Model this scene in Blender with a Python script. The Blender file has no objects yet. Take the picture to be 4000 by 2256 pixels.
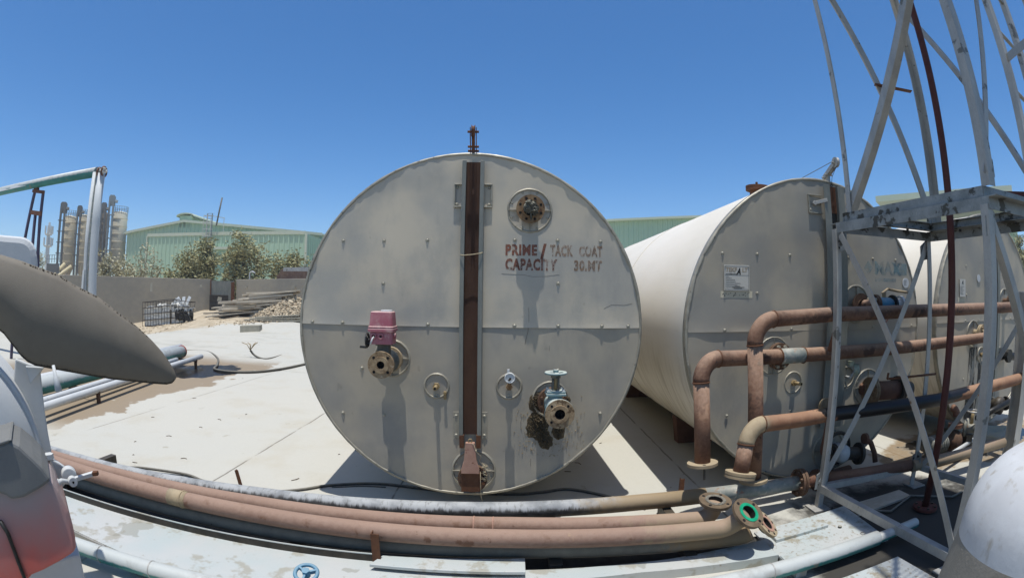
import bpy, math, random
from mathutils import Vector, Matrix, noise
V = Vector
R = math.radians
rnd = random.Random(7)
sc = bpy.context.scene

# ------------------------------------------------------------------ camera
FPX = 1911.94                      # fisheye: pixels per radian in the 4000 px wide photograph
PITCH, ROLL, EYE = 0.018872, -0.012552, 1.625
cp, sp, cr, sr = math.cos(PITCH), math.sin(PITCH), math.cos(ROLL), math.sin(ROLL)
CAMROT = Matrix(((1, 0, 0), (0, cp, -sp), (0, sp, cp))) @ Matrix(((cr, 0, sr), (0, 1, 0), (-sr, 0, cr)))
cam = bpy.data.cameras.new('camera')
cam.type = 'PANO'
cam.panorama_type = 'FISHEYE_LENS_POLYNOMIAL'
cam.fisheye_fov = R(200)
cam.fisheye_polynomial_k0 = 0
cam.fisheye_polynomial_k1 = -(4000 / 36.0) / FPX
cam.fisheye_polynomial_k2 = 0
cam.fisheye_polynomial_k3 = 0
cam.fisheye_polynomial_k4 = 0
cam.sensor_fit = 'HORIZONTAL'
cam.sensor_width = 36
cam.sensor_height = 36 * 2256 / 4000
HAZE = .0012
cam.clip_start, cam.clip_end = 0.05, 3000
camo = bpy.data.objects.new('camera', cam)
sc.collection.objects.link(camo)
m3 = Matrix((CAMROT @ V((1, 0, 0)), CAMROT @ V((0, 0, 1)), CAMROT @ V((0, -1, 0)))).transposed()
camo.matrix_world = Matrix.Translation((0, 0, EYE)) @ m3.to_4x4()
sc.camera = camo

# ------------------------------------------------------------------ light
SUN = V((-0.012, -0.148, 1.0)).normalized()          # towards the sun: nearly overhead, a little behind the viewer
w = bpy.data.worlds.new('World'); sc.world = w; w.use_nodes = True
nt = w.node_tree; nt.nodes.clear()
sky = nt.nodes.new('ShaderNodeTexSky'); sky.sky_type = 'NISHITA'; sky.sun_disc = False
sky.sun_elevation = math.asin(SUN.z); sky.sun_rotation = math.atan2(SUN.x, SUN.y)
sky.altitude = 0; sky.air_density = 0.78; sky.dust_density = 0.8; sky.ozone_density = 2.0
bg = nt.nodes.new('ShaderNodeBackground'); bg.inputs[1].default_value = 0.15
wo = nt.nodes.new('ShaderNodeOutputWorld')
hs = nt.nodes.new('ShaderNodeHueSaturation'); hs.inputs['Saturation'].default_value = 1.36; hs.inputs['Value'].default_value = 1.1
nt.links.new(sky.outputs[0], hs.inputs['Color']); nt.links.new(hs.outputs[0], bg.inputs[0]); nt.links.new(bg.outputs[0], wo.inputs[0])
sl = bpy.data.lights.new('sun', 'SUN'); sl.energy = 5.0; sl.angle = R(0.53); sl.color = (0.985, 0.985, 0.98)
so = bpy.data.objects.new('sun', sl); sc.collection.objects.link(so)
so.rotation_euler = SUN.to_track_quat('Z', 'Y').to_euler(); so.location = (0, 0, 40)
sc.view_settings.view_transform = 'Standard'; sc.view_settings.look = 'None'
sc.view_settings.exposure = 0.0; sc.view_settings.gamma = 1.0; sc.view_settings.use_curve_mapping = False
sc.cycles.max_bounces = 8; sc.cycles.use_denoising = True

# ------------------------------------------------------------------ measuring: a sight line of the photograph to a point of the place
def ray(px, py):
    x, y = px - 2000.0, py - 1128.0
    r = math.hypot(x, y) + 1e-9
    t = r / FPX
    return CAMROT @ V((math.sin(t) * x / r, math.cos(t), -math.sin(t) * y / r))
CAM = V((0, 0, EYE))
def on_z(px, py, z): d = ray(px, py); return CAM + d * ((z - EYE) / d.z)
def on_y(px, py, y): d = ray(px, py); return CAM + d * (y / d.y)
def on_plane(px, py, p, n): d = ray(px, py); return CAM + d * ((p - CAM).dot(n) / d.dot(n))
def at_range(px, py, r): d = ray(px, py); return CAM + d * (r / math.hypot(d.x, d.y))
def smooth(a, b, x):
    t = min(1, max(0, (x - a) / (b - a))); return t * t * (3 - 2 * t)
def gz(x, y):                                        # the yard rises gently towards the far corner of the wall
    d = math.hypot(x, y); s = y + 0.9 * x
    k = smooth(11, 24, d) * smooth(0, -4, x)
    return 0.13 * min(6.5, max(0.0, s - 1.5)) * k
def drop(px, py, up=0.0):
    d = ray(px, py); t = 0.5
    while t < 80:
        p = CAM + d * t
        if p.z <= gz(p.x, p.y) + up: break
        t += 0.02
    return p

# ------------------------------------------------------------------ materials
GAIN = (.77, .71, .575)                          # every pigment is set against this reference white
class NT:
    def __init__(s, name):
        s.m = bpy.data.materials.new(name); s.m.use_nodes = True
        s.t = s.m.node_tree; s.t.nodes.clear()
        s.out = s.n('ShaderNodeOutputMaterial'); s.b = s.n('ShaderNodeBsdfPrincipled')
        s.l(s.b.outputs[0], s.out.inputs[0])
        s.geo = s.n('ShaderNodeNewGeometry'); s.pos = s.geo.outputs['Position']
    def n(s, k): return s.t.nodes.new(k)
    def l(s, a, b): s.t.links.new(a, b)
    def put(s, sock, v):
        if hasattr(v, 'links') or isinstance(v, bpy.types.NodeSocket): s.l(v, sock)
        elif isinstance(v, (tuple, list)): sock.default_value = tuple(v) + ((1,) if len(v) == 3 and len(sock.default_value) == 4 else ())
        else: sock.default_value = v
    def noise(s, scale, detail=4, rough=.55, vec=None, stretch=None, w=0.0):
        v = vec or s.pos
        if stretch or w:
            mp = s.n('ShaderNodeMapping'); s.l(v, mp.inputs[0]); mp.inputs['Scale'].default_value = stretch or (1, 1, 1)
            mp.inputs['Location'].default_value = (w, w * .7, w * 1.3); v = mp.outputs[0]
        x = s.n('ShaderNodeTexNoise'); s.l(v, x.inputs['Vector'])
        x.inputs['Scale'].default_value = scale; x.inputs['Detail'].default_value = detail; x.inputs['Roughness'].default_value = rough
        return x.outputs['Fac']
    def sep(s, vec=None):
        x = s.n('ShaderNodeSeparateXYZ'); s.l(vec or s.pos, x.inputs[0]); return x.outputs
    def math(s, op, a, b=0.0, c=0.0, clamp=False):
        x = s.n('ShaderNodeMath'); x.operation = op; x.use_clamp = clamp
        for i, v in enumerate((a, b, c)): s.put(x.inputs[i], v)
        return x.outputs[0]
    def step(s, v, a, b):
        x = s.n('ShaderNodeMapRange'); x.interpolation_type = 'SMOOTHSTEP'
        s.put(x.inputs[0], v); s.put(x.inputs[1], a); s.put(x.inputs[2], b); return x.outputs[0]
    def mix(s, f, a, b):
        x = s.n('ShaderNodeMix'); x.data_type = 'RGBA'
        s.put(x.inputs[0], f); s.put(x.inputs[6], a); s.put(x.inputs[7], b); return x.outputs[2]
    def ramp(s, f, stops):
        x = s.n('ShaderNodeValToRGB'); s.l(f, x.inputs[0]); e = x.color_ramp.elements
        while len(e) < len(stops): e.new(.5)
        for q, (p, c) in zip(e, stops): q.position = p; q.color = (c[0], c[1], c[2], 1)
        return x.outputs[0]
    def bump(s, h, dist, strength=1.0):
        x = s.n('ShaderNodeBump'); s.l(h, x.inputs['Height']); x.inputs['Distance'].default_value = dist; x.inputs['Strength'].default_value = strength
        s.l(x.outputs[0], s.b.inputs['Normal'])
    def fin(s, col, rough=.6, metal=0.0, spec=.4):
        if isinstance(col, (tuple, list)): col = tuple(c * g for c, g in zip(col, GAIN))
        else:
            x = s.n('ShaderNodeMix'); x.data_type = 'RGBA'; x.blend_type = 'MULTIPLY'; x.inputs[0].default_value = 1; s.l(col, x.inputs[6]); x.inputs[7].default_value = GAIN + (1,); col = x.outputs[2]
        s.put(s.b.inputs['Base Color'], col); s.put(s.b.inputs['Roughness'], rough); s.put(s.b.inputs['Metallic'], metal)
        s.b.inputs['Specular IOR Level'].default_value = spec
        return s.m

def mat(name, c1, c2, scale=6, rough=.65, metal=0.0, bump=.0, bscale=90, spots=(), dust=None, stretch=None, fine=.25, xmix=None, spec=.35, seed=0.0):
    """two tones in broad patches with fine grain; spots = (colour, noise scale, threshold, softness); dust = (colour, amount) settled on faces that look up;
    xmix = (colour, x from, x to): a coat that begins part-way along the thing"""
    k = NT(name)
    f = k.noise(scale, 6, .6, stretch=stretch, w=seed + 3.1)
    g = k.noise(scale * 14, 3, .6, stretch=stretch, w=seed + 1.7)
    f = k.math('ADD', k.math('MULTIPLY', f, 1 - fine), k.math('MULTIPLY', g, fine))
    col = k.mix(k.step(f, .34, .66), c1, c2)
    for i, (sc_, nsc, th, so_) in enumerate(spots):
        col = k.mix(k.step(k.noise(nsc, 5, .62, w=seed + 5.3 * i + 9), th, th + so_), col, sc_)
    if xmix:
        x = k.math('ADD', k.sep()[0], k.math('MULTIPLY', k.math('SUBTRACT', k.noise(9, 5, .65), .5), .9))
        col = k.mix(k.step(x, xmix[1], xmix[2]), col, xmix[0])
    if dust:
        nz = k.sep(k.geo.outputs['Normal'])[2]
        d = k.math('ADD', nz, k.math('MULTIPLY', k.math('SUBTRACT', k.noise(30, 5, .7, w=seed), .5), 1.1))
        col = k.mix(k.math('MULTIPLY', k.step(d, .05, .95), dust[1]), col, dust[0])
    if bump: k.bump(k.noise(bscale, 4, .6), bump)
    rr = k.math('ADD', k.math('MULTIPLY', k.noise(scale * 3, 4, .6, w=seed + 2), .3), rough - .15)
    return k.fin(col, rr, metal, spec)

M = {}
def tank_face_mat(name, g):
    k = NT(name)
    f = k.noise(1.9, 4, .55, w=2.2 + g); n_ = k.noise(190, 2, .5); s_ = k.noise(3.6, 5, .65, stretch=(1, 1, .4), w=g)
    q = lambda *c: tuple(v * g for v in c)
    col = k.mix(k.step(f, .36, .62), q(.50, .495, .495), q(.68, .63, .565))
    col = k.mix(k.math('MULTIPLY', k.step(s_, .50, .74), .5), col, q(.37, .38, .40))
    col = k.mix(k.math('MULTIPLY', k.step(n_, .35, .75), .22), col, q(.70, .68, .66))
    col = k.mix(k.math('MULTIPLY', k.step(k.noise(7, 4, .6, w=8), .67, .71), .35), col, q(.34, .33, .31))
    k.bump(k.noise(160, 3, .5), .0012, .3)
    return k.fin(col, .55, .1, .35)
M['face'] = tank_face_mat('dusty cladding sheet', 1.0); M['face2'] = tank_face_mat('grey cladding sheet', .74)
def shell_mat():
    k = NT('cream tank jacket')
    f = k.noise(1.2, 4, .6, stretch=(1, .5, 1)); g = k.noise(26, 4, .6, stretch=(1, .12, 1)); 
    col = k.mix(k.step(f, .35, .7), (.92, .91, .93), (.85, .83, .81))
    col = k.mix(k.math('MULTIPLY', k.step(g, .55, .8), .3), col, (.66, .61, .54))
    nz = k.sep(k.geo.outputs['Normal'])[2]
    under_streak = k.math('MULTIPLY', k.step(k.noise(16, 4, .6, stretch=(.12, 1, .12)), .42, .7), k.step(nz, .0, -.5))  # browner streaks where the shell faces down
    col = k.mix(k.math('MULTIPLY', under_streak, .5), col, (.36, .29, .19))
    return k.fin(col, .5, 0, .4)
M['shell'] = shell_mat()
M['rim'] = mat('worn tank rim', (.34, .33, .31), (.47, .46, .43), 9, .5, .35, spots=[((.20, .20, .20), 22, .60, .06), ((.62, .61, .57), 15, .66, .08)])
M['screw'] = mat('painted screw', (.50, .50, .47), (.40, .39, .36), 40, .5, .2)
M['galv'] = mat('weathered galvanised steel', (.41, .425, .47), (.56, .57, .61), 9, .5, .3, spots=[((.21, .215, .225), 7, .62, .05), ((.52, .52, .50), 6, .66, .1), ((.20, .12, .075), 5, .70, .04)], stretch=(1, 1, .4))
M['galvmot'] = mat('blotched galvanised beam', (.26, .29, .33), (.42, .46, .52), 7, .55, .3, spots=[((.095, .095, .09), 6.5, .56, .05), ((.58, .58, .56), 11, .66, .06)])
M['galvd'] = mat('dull galvanised rail', (.21, .235, .245), (.30, .315, .32), 10, .55, .35, stretch=(1, 1, .3), spots=[((.38, .38, .36), 14, .66, .1)])
M['rust'] = mat('rust', (.105, .045, .024), (.17, .075, .038), 14, .85, 0, .0015, 120, spots=[((.07, .032, .02), 7, .62, .1)])
M['rustslot'] = mat('rusty gauge board', (.062, .030, .019), (.095, .046, .027), 9, .85, 0, .001, 160, spots=[((.22, .14, .08), 4, .70, .06)], stretch=(1, 1, .25))
M['rustpink'] = mat('red oxide with dust', (.42, .245, .205), (.52, .33, .28), 10, .8, 0, .0008, 150, spots=[((.24, .10, .065), 30, .62, .06)])
M['rustpipe'] = mat('rusty steam pipe', (.125, .062, .043), (.245, .138, .098), 3.2, .85, 0, .002, 140, spots=[((.33, .20, .14), 6, .60, .08), ((.085, .045, .034), 4.5, .53, .08), ((.055, .036, .032), 9, .64, .03)], dust=((.50, .36, .295), .60), seed=2, fine=.35)
M['rustdark'] = mat('heavily rusted pipe', (.13, .06, .042), (.20, .10, .072), 6, .85, 0, .0015, 130, spots=[((.09, .04, .03), 8, .6, .1)], dust=((.30, .18, .13), .55), seed=5)
M['tarpipe'] = None
M['flange'] = mat('rusted flange', (.20, .125, .07), (.32, .23, .15), 22, .85, 0, .002, 150, spots=[((.12, .06, .035), 16, .58, .08)], dust=((.45, .37, .27), .5))
M['flangeface'] = mat('grimy flange face', (.22, .15, .095), (.44, .35, .245), 18, .9, 0, .002, 120, spots=[((.15, .10, .06), 26, .55, .07), ((.55, .50, .43), 14, .64, .06)])
M['flangebrown'] = mat('greasy brown flange', (.13, .095, .065), (.21, .16, .115), 16, .75, 0, .002, 130, spots=[((.06, .045, .035), 9, .62, .08)])
M['flangedark'] = mat('dark rusted flange', (.085, .045, .03), (.15, .085, .055), 20, .8, 0, .002, 130, dust=((.26, .19, .14), .3))
M['flangetan'] = mat('dust caked flange', (.30, .235, .165), (.42, .345, .255), 16, .9, 0, .002, 120, spots=[((.17, .11, .07), 20, .64, .06)], dust=((.50, .43, .33), .6))
M['pink'] = mat('red oxide pipe under pale dust', (.235, .145, .122), (.31, .21, .182), 3.5, .85, 0, .0008, 200, spots=[((.185, .10, .072), 7, .60, .08), ((.155, .085, .065), 19, .66, .05), ((.42, .31, .20), 2.6, .66, .05)], dust=((.44, .325, .285), .5), stretch=(.6, 1, 1), xmix=((.34, .27, .20), .72, .98), fine=.4)
M['black'] = None
M['darkpipe'] = mat('dark lower pipe', (.175, .168, .158), (.24, .23, .215), 8, .7, 0, .0006, 160, spots=[((.05, .05, .05), 11, .70, .03)], xmix=((.30, .22, .14), .95, 1.2))
M['bluegrey'] = mat('chipped blue grey pipe', (.17, .24, .28), (.36, .38, .40), 20, .6, .1, spots=[((.30, .17, .13), 13, .6, .05), ((.55, .56, .56), 17, .6, .06)], dust=((.55, .54, .52), .4))
M['white'] = mat('dusty white paint', (.58, .64, .76), (.68, .73, .84), 5, .55, 0, spots=[((.40, .38, .34), 12, .66, .08)])
M['greypaint'] = mat('pale grey machine paint', (.60, .66, .78), (.68, .73, .85), 3, .6, 0, .0006, 120, spots=[((.46, .46, .45), 7, .68, .1)])
M['chute'] = mat('dark grey steel chute', (.195, .18, .165), (.235, .218, .20), 2.2, .7, 0, .0006, 180, spots=[((.09, .08, .068), 15, .71, .03)])
M['mud'] = mat('dried mud crust', (.075, .062, .048), (.12, .10, .08), 25, .95, 0, .006, 60)
k = NT('dust filmed red plastic'); z_ = k.math('ADD', k.sep()[2], k.math('MULTIPLY', k.math('SUBTRACT', k.noise(3, 4, .6), .5), .25))
k.fin(k.mix(k.step(z_, .62, .98), k.mix(k.step(k.noise(4, 4, .6), .4, .65), (.74, .155, .135), (.62, .20, .19)), (.46, .40, .45)), .5, 0, .35); M['redplastic'] = k.m
M['cap'] = mat('dark grey plastic', (.175, .19, .22), (.22, .235, .265), 4, .6, 0, .0008, 300)
M['blackp'] = mat('black plastic', (.012, .012, .012), (.03, .03, .03), 20, .45)
M['blue'] = mat('blue enamel', (.03, .20, .42), (.05, .27, .52), 12, .5, 0, spots=[((.45, .5, .55), 20, .66, .05)], dust=((.5, .6, .68), .35))
M['paleblue'] = mat('faded blue valve paint', (.16, .30, .40), (.26, .40, .47), 16, .6, 0, spots=[((.25, .22, .19), 18, .58, .06)], dust=((.62, .70, .74), .85))
M['valvedark'] = mat('grimy valve body', (.10, .115, .12), (.17, .175, .17), 20, .7, .1, .001, 120, spots=[((.2, .12, .07), 17, .6, .06)], dust=((.55, .55, .53), .6))
M['actuator'] = mat('faded magenta housing', (.40, .115, .18), (.49, .22, .28), 7, .6, 0, spots=[((.55, .38, .42), 7, .57, .12)], dust=((.66, .50, .54), .85))
M['brass'] = mat('dusty brass', (.30, .22, .11), (.42, .33, .20), 40, .6, .3, dust=((.5, .42, .3), .4))
M['crust'] = mat('sprayed bitumen crust', (.060, .044, .026), (.125, .098, .062), 40, .9, 0, .003, 150, spots=[((.30, .25, .17), 120, .60, .08)])
M['rag'] = mat('greasy rag', (.05, .052, .05), (.17, .17, .155), 22, .95, 0, .004, 60, dust=((.40, .40, .36), .6))
M['hole'] = mat('bore', (.006, .005, .005), (.012, .01, .01), 10, .9)
M['cable'] = mat('black rubber cable', (.05, .05, .05), (.10, .10, .098), 30, .7, 0, dust=((.26, .255, .24), .7))
M['string'] = mat('pale string', (.45, .38, .28), (.62, .56, .44), 50, .9)
M['teal'] = None
M['green'] = mat('green gasket', (.0, .30, .17), (.01, .42, .26), 30, .5, 0, spots=[((.02, .12, .08), 22, .62, .05)])
M['gasket'] = mat('worn gasket', (.10, .10, .10), (.30, .29, .27), 60, .6)
M['darksteel'] = mat('dark oiled steel', (.03, .028, .026), (.07, .062, .055), 14, .5, .2, dust=((.20, .17, .14), .3))
M['redoxide'] = mat('dark red oxide', (.085, .024, .020), (.13, .04, .033), 9, .7, 0, .0006, 160, spots=[((.06, .02, .018), 13, .68, .06)])
M['wall'] = mat('grey rendered wall', (.31, .305, .30), (.42, .395, .36), .35, .9, 0, .004, 14, spots=[((.34, .31, .27), .5, .6, .2)])
M['timber'] = mat('weathered plank', (.46, .42, .37), (.68, .64, .60), 5, .85, 0, .002, 40, stretch=(.3, 1, 1), spots=[((.30, .19, .10), 3, .63, .06)])
M['redplank'] = mat('red brown plank', (.15, .09, .075), (.24, .17, .14), 5, .85)
M['rubble'] = mat('pale rubble', (.56, .49, .40), (.70, .63, .54), 6, .95, 0, .004, 30)
M['block'] = mat('cast concrete', (.42, .42, .39), (.50, .49, .46), 8, .9)
M['bag'] = mat('grey woven bag', (.74, .77, .84), (.86, .88, .94), 5, .9, 0, .006, 14, spots=[((.20, .20, .20), 4, .66, .1)])
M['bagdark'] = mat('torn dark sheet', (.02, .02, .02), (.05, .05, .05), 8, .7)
M['silo'] = mat('cream silo steel', (.66, .60, .48), (.74, .68, .57), .5, .6, 0, spots=[((.56, .46, .32), .8, .62, .15)])
M['silopale'] = mat('pale silo steel', (.72, .70, .63), (.78, .76, .70), .5, .6)
M['silodark'] = mat('brown silo steel', (.20, .175, .145), (.26, .225, .19), .6, .7)
M['elev'] = mat('grey elevator casing', (.14, .15, .165), (.20, .21, .22), .8, .6, .2)
M['elevblue'] = mat('blue grey elevator casing', (.25, .30, .36), (.32, .36, .40), .8, .6, .2)
M['mast'] = mat('pale mast steel', (.62, .68, .74), (.70, .74, .78), 1, .6)
M['yellowtube'] = mat('cream tube', (.60, .53, .36), (.66, .60, .44), 2, .6)
M['purple'] = mat('purple grey paint', (.065, .06, .14), (.11, .095, .17), 4, .6)
M['trunk'] = mat('bark', (.10, .075, .05), (.16, .125, .09), 6, .9)
def leaf_mat(name, a, b, c):
    k = NT(name); oi = k.noise(1.6, 3, .6); g = k.noise(14, 2, .5)
    col = k.mix(k.step(oi, .36, .64), a, b); col = k.mix(k.math('MULTIPLY', k.step(g, .5, .7), .6), col, c)
    k.b.inputs['Subsurface Weight'].default_value = 0
    return k.fin(col, .7, 0, .2)
M['leaf'] = leaf_mat('dusty olive leaves', (.30, .315, .17), (.46, .45, .27), (.58, .54, .35))
M['leafpale'] = leaf_mat('sparse dusty leaves', (.46, .47, .36), (.56, .55, .42), (.62, .59, .46))

def rib_mat(name, c1, c2):
    k = NT(name)
    col = k.mix(k.step(k.noise(.25, 4, .6), .35, .65), c1, c2)
    col = k.mix(k.math('MULTIPLY', k.step(k.noise(.9, 5, .6, stretch=(1, 1, .15)), .52, .75), .12), col, (.40, .50, .42))
    return k.fin(col, .6, 0, .2)
M['green1'] = rib_mat('mint green sheeting', (.50, .72, .62), (.54, .76, .65))
M['green2'] = rib_mat('pale green roof sheeting', (.60, .72, .64), (.66, .76, .68))
M['green3'] = rib_mat('deeper green side sheeting', (.36, .60, .52), (.39, .63, .55))
M['trim'] = mat('pale trim', (.60, .70, .63), (.66, .74, .68), 1, .6)

def teal_mat():
    k = NT('teal pipe whitened by dust')
    nz = k.sep(k.geo.outputs['Normal'])[2]
    teal = k.mix(k.step(k.noise(5, 4, .6), .4, .65), (.035, .24, .27), (.06, .30, .32))
    teal = k.mix(k.step(k.noise(9, 5, .65, w=4), .60, .66), teal, (.22, .24, .22))
    d = k.math('ADD', nz, k.math('MULTIPLY', k.math('SUBTRACT', k.noise(13, 5, .7), .5), .55))
    wh = k.mix(k.step(k.noise(7, 5, .6, w=7), .5, .7), (.58, .64, .72), (.46, .49, .54))
    wh = k.mix(k.step(k.noise(3.1, 5, .6, w=15), .70, .76), wh, (.33, .24, .10))
    wh = k.mix(k.step(k.noise(4.3, 4, .6, w=21), .74, .76), wh, (.05, .05, .055))
    return k.fin(k.mix(k.step(d, -.15, .12), teal, wh), .5, .05, .4)
def black_mat():
    k = NT('bitumen coat under white dust'); nz = k.sep(k.geo.outputs['Normal'])[2]; x = k.sep()[0]
    dark = k.mix(k.step(k.noise(16, 5, .6), .35, .65), (.035, .035, .038), (.085, .085, .09))
    dark = k.mix(k.step(k.noise(11, 5, .65, w=3), .66, .72), dark, (.22, .14, .10))
    d = k.math('ADD', nz, k.math('MULTIPLY', k.math('SUBTRACT', k.noise(9, 6, .72, stretch=(3.2, .5, .5)), .5), 1.5))
    wh = k.mix(k.step(k.noise(7, 5, .6, w=9), .4, .65), (.44, .475, .55), (.26, .285, .34))
    wh = k.mix(k.math('MULTIPLY', k.step(k.noise(30, 4, .7, w=12, stretch=(1, .4, .4)), .54, .66), .55), wh, (.18, .185, .20))
    d = k.math('ADD', d, k.math('MULTIPLY', k.step(x, -2.2, .2), .25))
    col = k.mix(k.step(d, .36, .78), dark, wh)
    xx = k.math('ADD', x, k.math('MULTIPLY', k.math('SUBTRACT', k.noise(5, 5, .65, w=2), .5), .9))
    tan = k.mix(k.step(k.math('ADD', nz, k.math('MULTIPLY', k.noise(12, 4, .6), .5)), -.1, .7), (.17, .12, .075), (.36, .285, .20))
    return k.fin(k.mix(k.step(xx, .40, .80), col, tan), .7, 0, .35)
M['black'] = black_mat()
M['teal'] = teal_mat()
def tar_mat():
    k = NT('rust pipe with run bitumen')
    x = k.sep()[0]; nz = k.sep(k.geo.outputs['Normal'])[2]
    rust = k.mix(k.step(k.noise(7, 6, .6), .38, .62), (.24, .115, .07), (.34, .19, .12))
    rust = k.mix(k.math('MULTIPLY', k.step(k.math('ADD', nz, k.math('MULTIPLY', k.noise(20, 4, .6), .6)), .3, 1.1), .5), rust, (.46, .30, .22))
    rust = k.mix(k.step(k.math('ADD', x, k.math('MULTIPLY', k.noise(6, 4, .6), .3)), 1.95, 1.80), rust, (.40, .34, .26))
    t = k.math('ADD', k.math('MULTIPLY', nz, .45), k.math('MULTIPLY', k.math('SUBTRACT', k.noise(5.5, 6, .68), .5), 2.0))
    core = k.math('MULTIPLY', k.step(x, 2.05, 2.75), k.step(x, 4.4, 3.55))
    t = k.math('ADD', t, k.math('SUBTRACT', k.math('MULTIPLY', core, 1.35), .72))
    msk = k.step(t, .0, .08)
    k.put(k.b.inputs['Coat Weight'], 0.0)
    rough = k.math('SUBTRACT', .85, k.math('MULTIPLY', msk, .45))
    return k.fin(k.mix(msk, rust, (.012, .011, .012)), rough, 0, .4)
M['tarpipe'] = tar_mat()

def concrete_mat():
    k = NT('pale cast concrete yard')
    X, Y, Z = k.sep()
    f = k.noise(.22, 5, .6); g = k.noise(1.7, 6, .62, w=3); h = k.noise(26, 4, .6); fine = k.noise(180, 2, .5)
    col = k.mix(k.step(f, .35, .65), (.575, .585, .60), (.555, .575, .60))
    col = k.mix(k.math('MULTIPLY', k.step(g, .48, .72), .4), col, (.50, .47, .42))
    col = k.mix(k.math('MULTIPLY', k.step(h, .5, .8), .18), col, (.42, .39, .34))
    # small worn scuffs
    sp_ = k.math('MULTIPLY', k.step(k.noise(2.6, 6, .7, w=11), .64, .67), k.step(k.noise(.9, 2, .5, w=17), .46, .54))
    col = k.mix(k.math('MULTIPLY', sp_, .55), col, (.36, .345, .30))
    drops = k.step(k.noise(14, 2, .4, w=5), .785, .80)
    col = k.mix(k.math('MULTIPLY', drops, .7), col, (.10, .09, .08))
    # grey cement film farther back
    film = k.math('MULTIPLY', k.step(k.noise(.8, 6, .66, stretch=(.35, 1, 1), w=23), .53, .64), k.math('MULTIPLY', k.step(Y, 7.5, 11), k.step(Y, 24, 15)))
    col = k.mix(k.math('MULTIPLY', film, .55), col, (.40, .41, .40))
    # slab joints
    wob = k.math('MULTIPLY', k.math('SUBTRACT', k.noise(3.0, 4, .6), .5), .035)
    xj = k.math('ADD', X, wob)
    for x0, wd in ((-4.92, .006), (-2.56, .008), (-.94, .006), (1.64, .008), (4.1, .007)):
        ln = k.step(k.math('ABSOLUTE', k.math('SUBTRACT', xj, x0)), wd + .008, wd * .4)
        ln = k.math('MULTIPLY', ln, k.step(k.noise(2.2, 4, .6, w=31), .34, .52))
        col = k.mix(k.math('MULTIPLY', ln, .75), col, (.13, .115, .10))
    for y0 in (9.3, 13.8):
        ln = k.step(k.math('ABSOLUTE', k.math('SUBTRACT', k.math('ADD', k.math('ADD', Y, k.math('MULTIPLY', X, .06)), wob), y0)), .018, .006)
        col = k.mix(k.math('MULTIPLY', ln, .5), col, (.16, .15, .13))
    # spilled water and oil by the old pipes
    ed = k.math('ADD', k.math('MULTIPLY', k.math('SUBTRACT', k.noise(1.5, 6, .62, w=41), .5), 2.0), k.math('ADD', X, 0.0))
    wet = k.math('MULTIPLY', k.math('MULTIPLY', k.step(ed, -5.40, -5.48), k.step(X, -12, -10)), k.math('MULTIPLY', k.step(Y, 3.4, 4.3), k.step(k.math('ADD', Y, k.noise(.9, 4, .6)), 11.6, 10.4)))
    col = k.mix(k.math('MULTIPLY', wet, .88), col, (.285, .225, .165))
    dx = k.math('DIVIDE', k.math('ADD', X, 6.45), 1.0); dy = k.math('DIVIDE', k.math('SUBTRACT', Y, 8.75), 1.25)
    rr = k.math('ADD', k.math('SQRT', k.math('ADD', k.math('MULTIPLY', dx, dx), k.math('MULTIPLY', dy, dy))), k.math('MULTIPLY', k.math('SUBTRACT', k.noise(2.2, 5, .6, w=51), .5), 1.1))
    oil = k.step(rr, .82, .74)
    col = k.mix(oil, col, (.022, .02, .02))
    # black oil under the third tank; grime with painted-in shade round the tower foot
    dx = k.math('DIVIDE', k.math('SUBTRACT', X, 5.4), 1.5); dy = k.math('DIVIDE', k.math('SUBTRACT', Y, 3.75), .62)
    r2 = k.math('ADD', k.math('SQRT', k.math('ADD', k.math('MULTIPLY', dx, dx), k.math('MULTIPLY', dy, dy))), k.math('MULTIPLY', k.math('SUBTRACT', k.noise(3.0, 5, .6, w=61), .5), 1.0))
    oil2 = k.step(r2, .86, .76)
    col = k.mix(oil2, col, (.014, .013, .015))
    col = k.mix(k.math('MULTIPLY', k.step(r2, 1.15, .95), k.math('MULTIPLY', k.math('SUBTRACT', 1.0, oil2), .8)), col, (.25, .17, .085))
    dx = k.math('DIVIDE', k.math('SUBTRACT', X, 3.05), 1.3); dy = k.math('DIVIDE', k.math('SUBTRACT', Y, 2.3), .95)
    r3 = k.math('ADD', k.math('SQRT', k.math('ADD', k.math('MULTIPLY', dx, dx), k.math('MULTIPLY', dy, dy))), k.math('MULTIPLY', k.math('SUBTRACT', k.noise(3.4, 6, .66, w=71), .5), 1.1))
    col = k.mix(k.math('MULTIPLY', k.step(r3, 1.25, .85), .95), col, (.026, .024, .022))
    # unseen ground on the viewer's side, darkened to cut bounce light
    bounce_cut = k.math('MULTIPLY', k.step(k.math('ADD', Y, k.math('MULTIPLY', k.math('SUBTRACT', k.noise(1.3, 5, .6, w=91), .5), .5)), 1.75, 1.45), k.step(X, -1.6, -.9))
    col = k.mix(k.math('MULTIPLY', bounce_cut, .92), col, (.10, .095, .09))
    # loose sandy ground beyond the slabs
    sandm = k.step(k.math('ADD', k.math('ADD', Y, k.math('MULTIPLY', X, -.55)), k.math('MULTIPLY', k.math('SUBTRACT', k.noise(.5, 6, .65, w=81), .5), 4.0)), 21.6, 22.2)
    far = k.step(X, -3.0, -6.0)
    sand = k.mix(k.step(k.noise(1.6, 6, .7), .38, .64), (.46, .40, .325), (.60, .54, .46))
    sand = k.mix(k.math('MULTIPLY', k.step(k.noise(7, 5, .7), .55, .7), .5), sand, (.36, .31, .25))
    col = k.mix(k.math('MULTIPLY', sandm, far), col, sand)
    wetr = k.math('SUBTRACT', .85, k.math('ADD', k.math('MULTIPLY', oil, .6), k.math('MULTIPLY', oil2, .65)))
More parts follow.
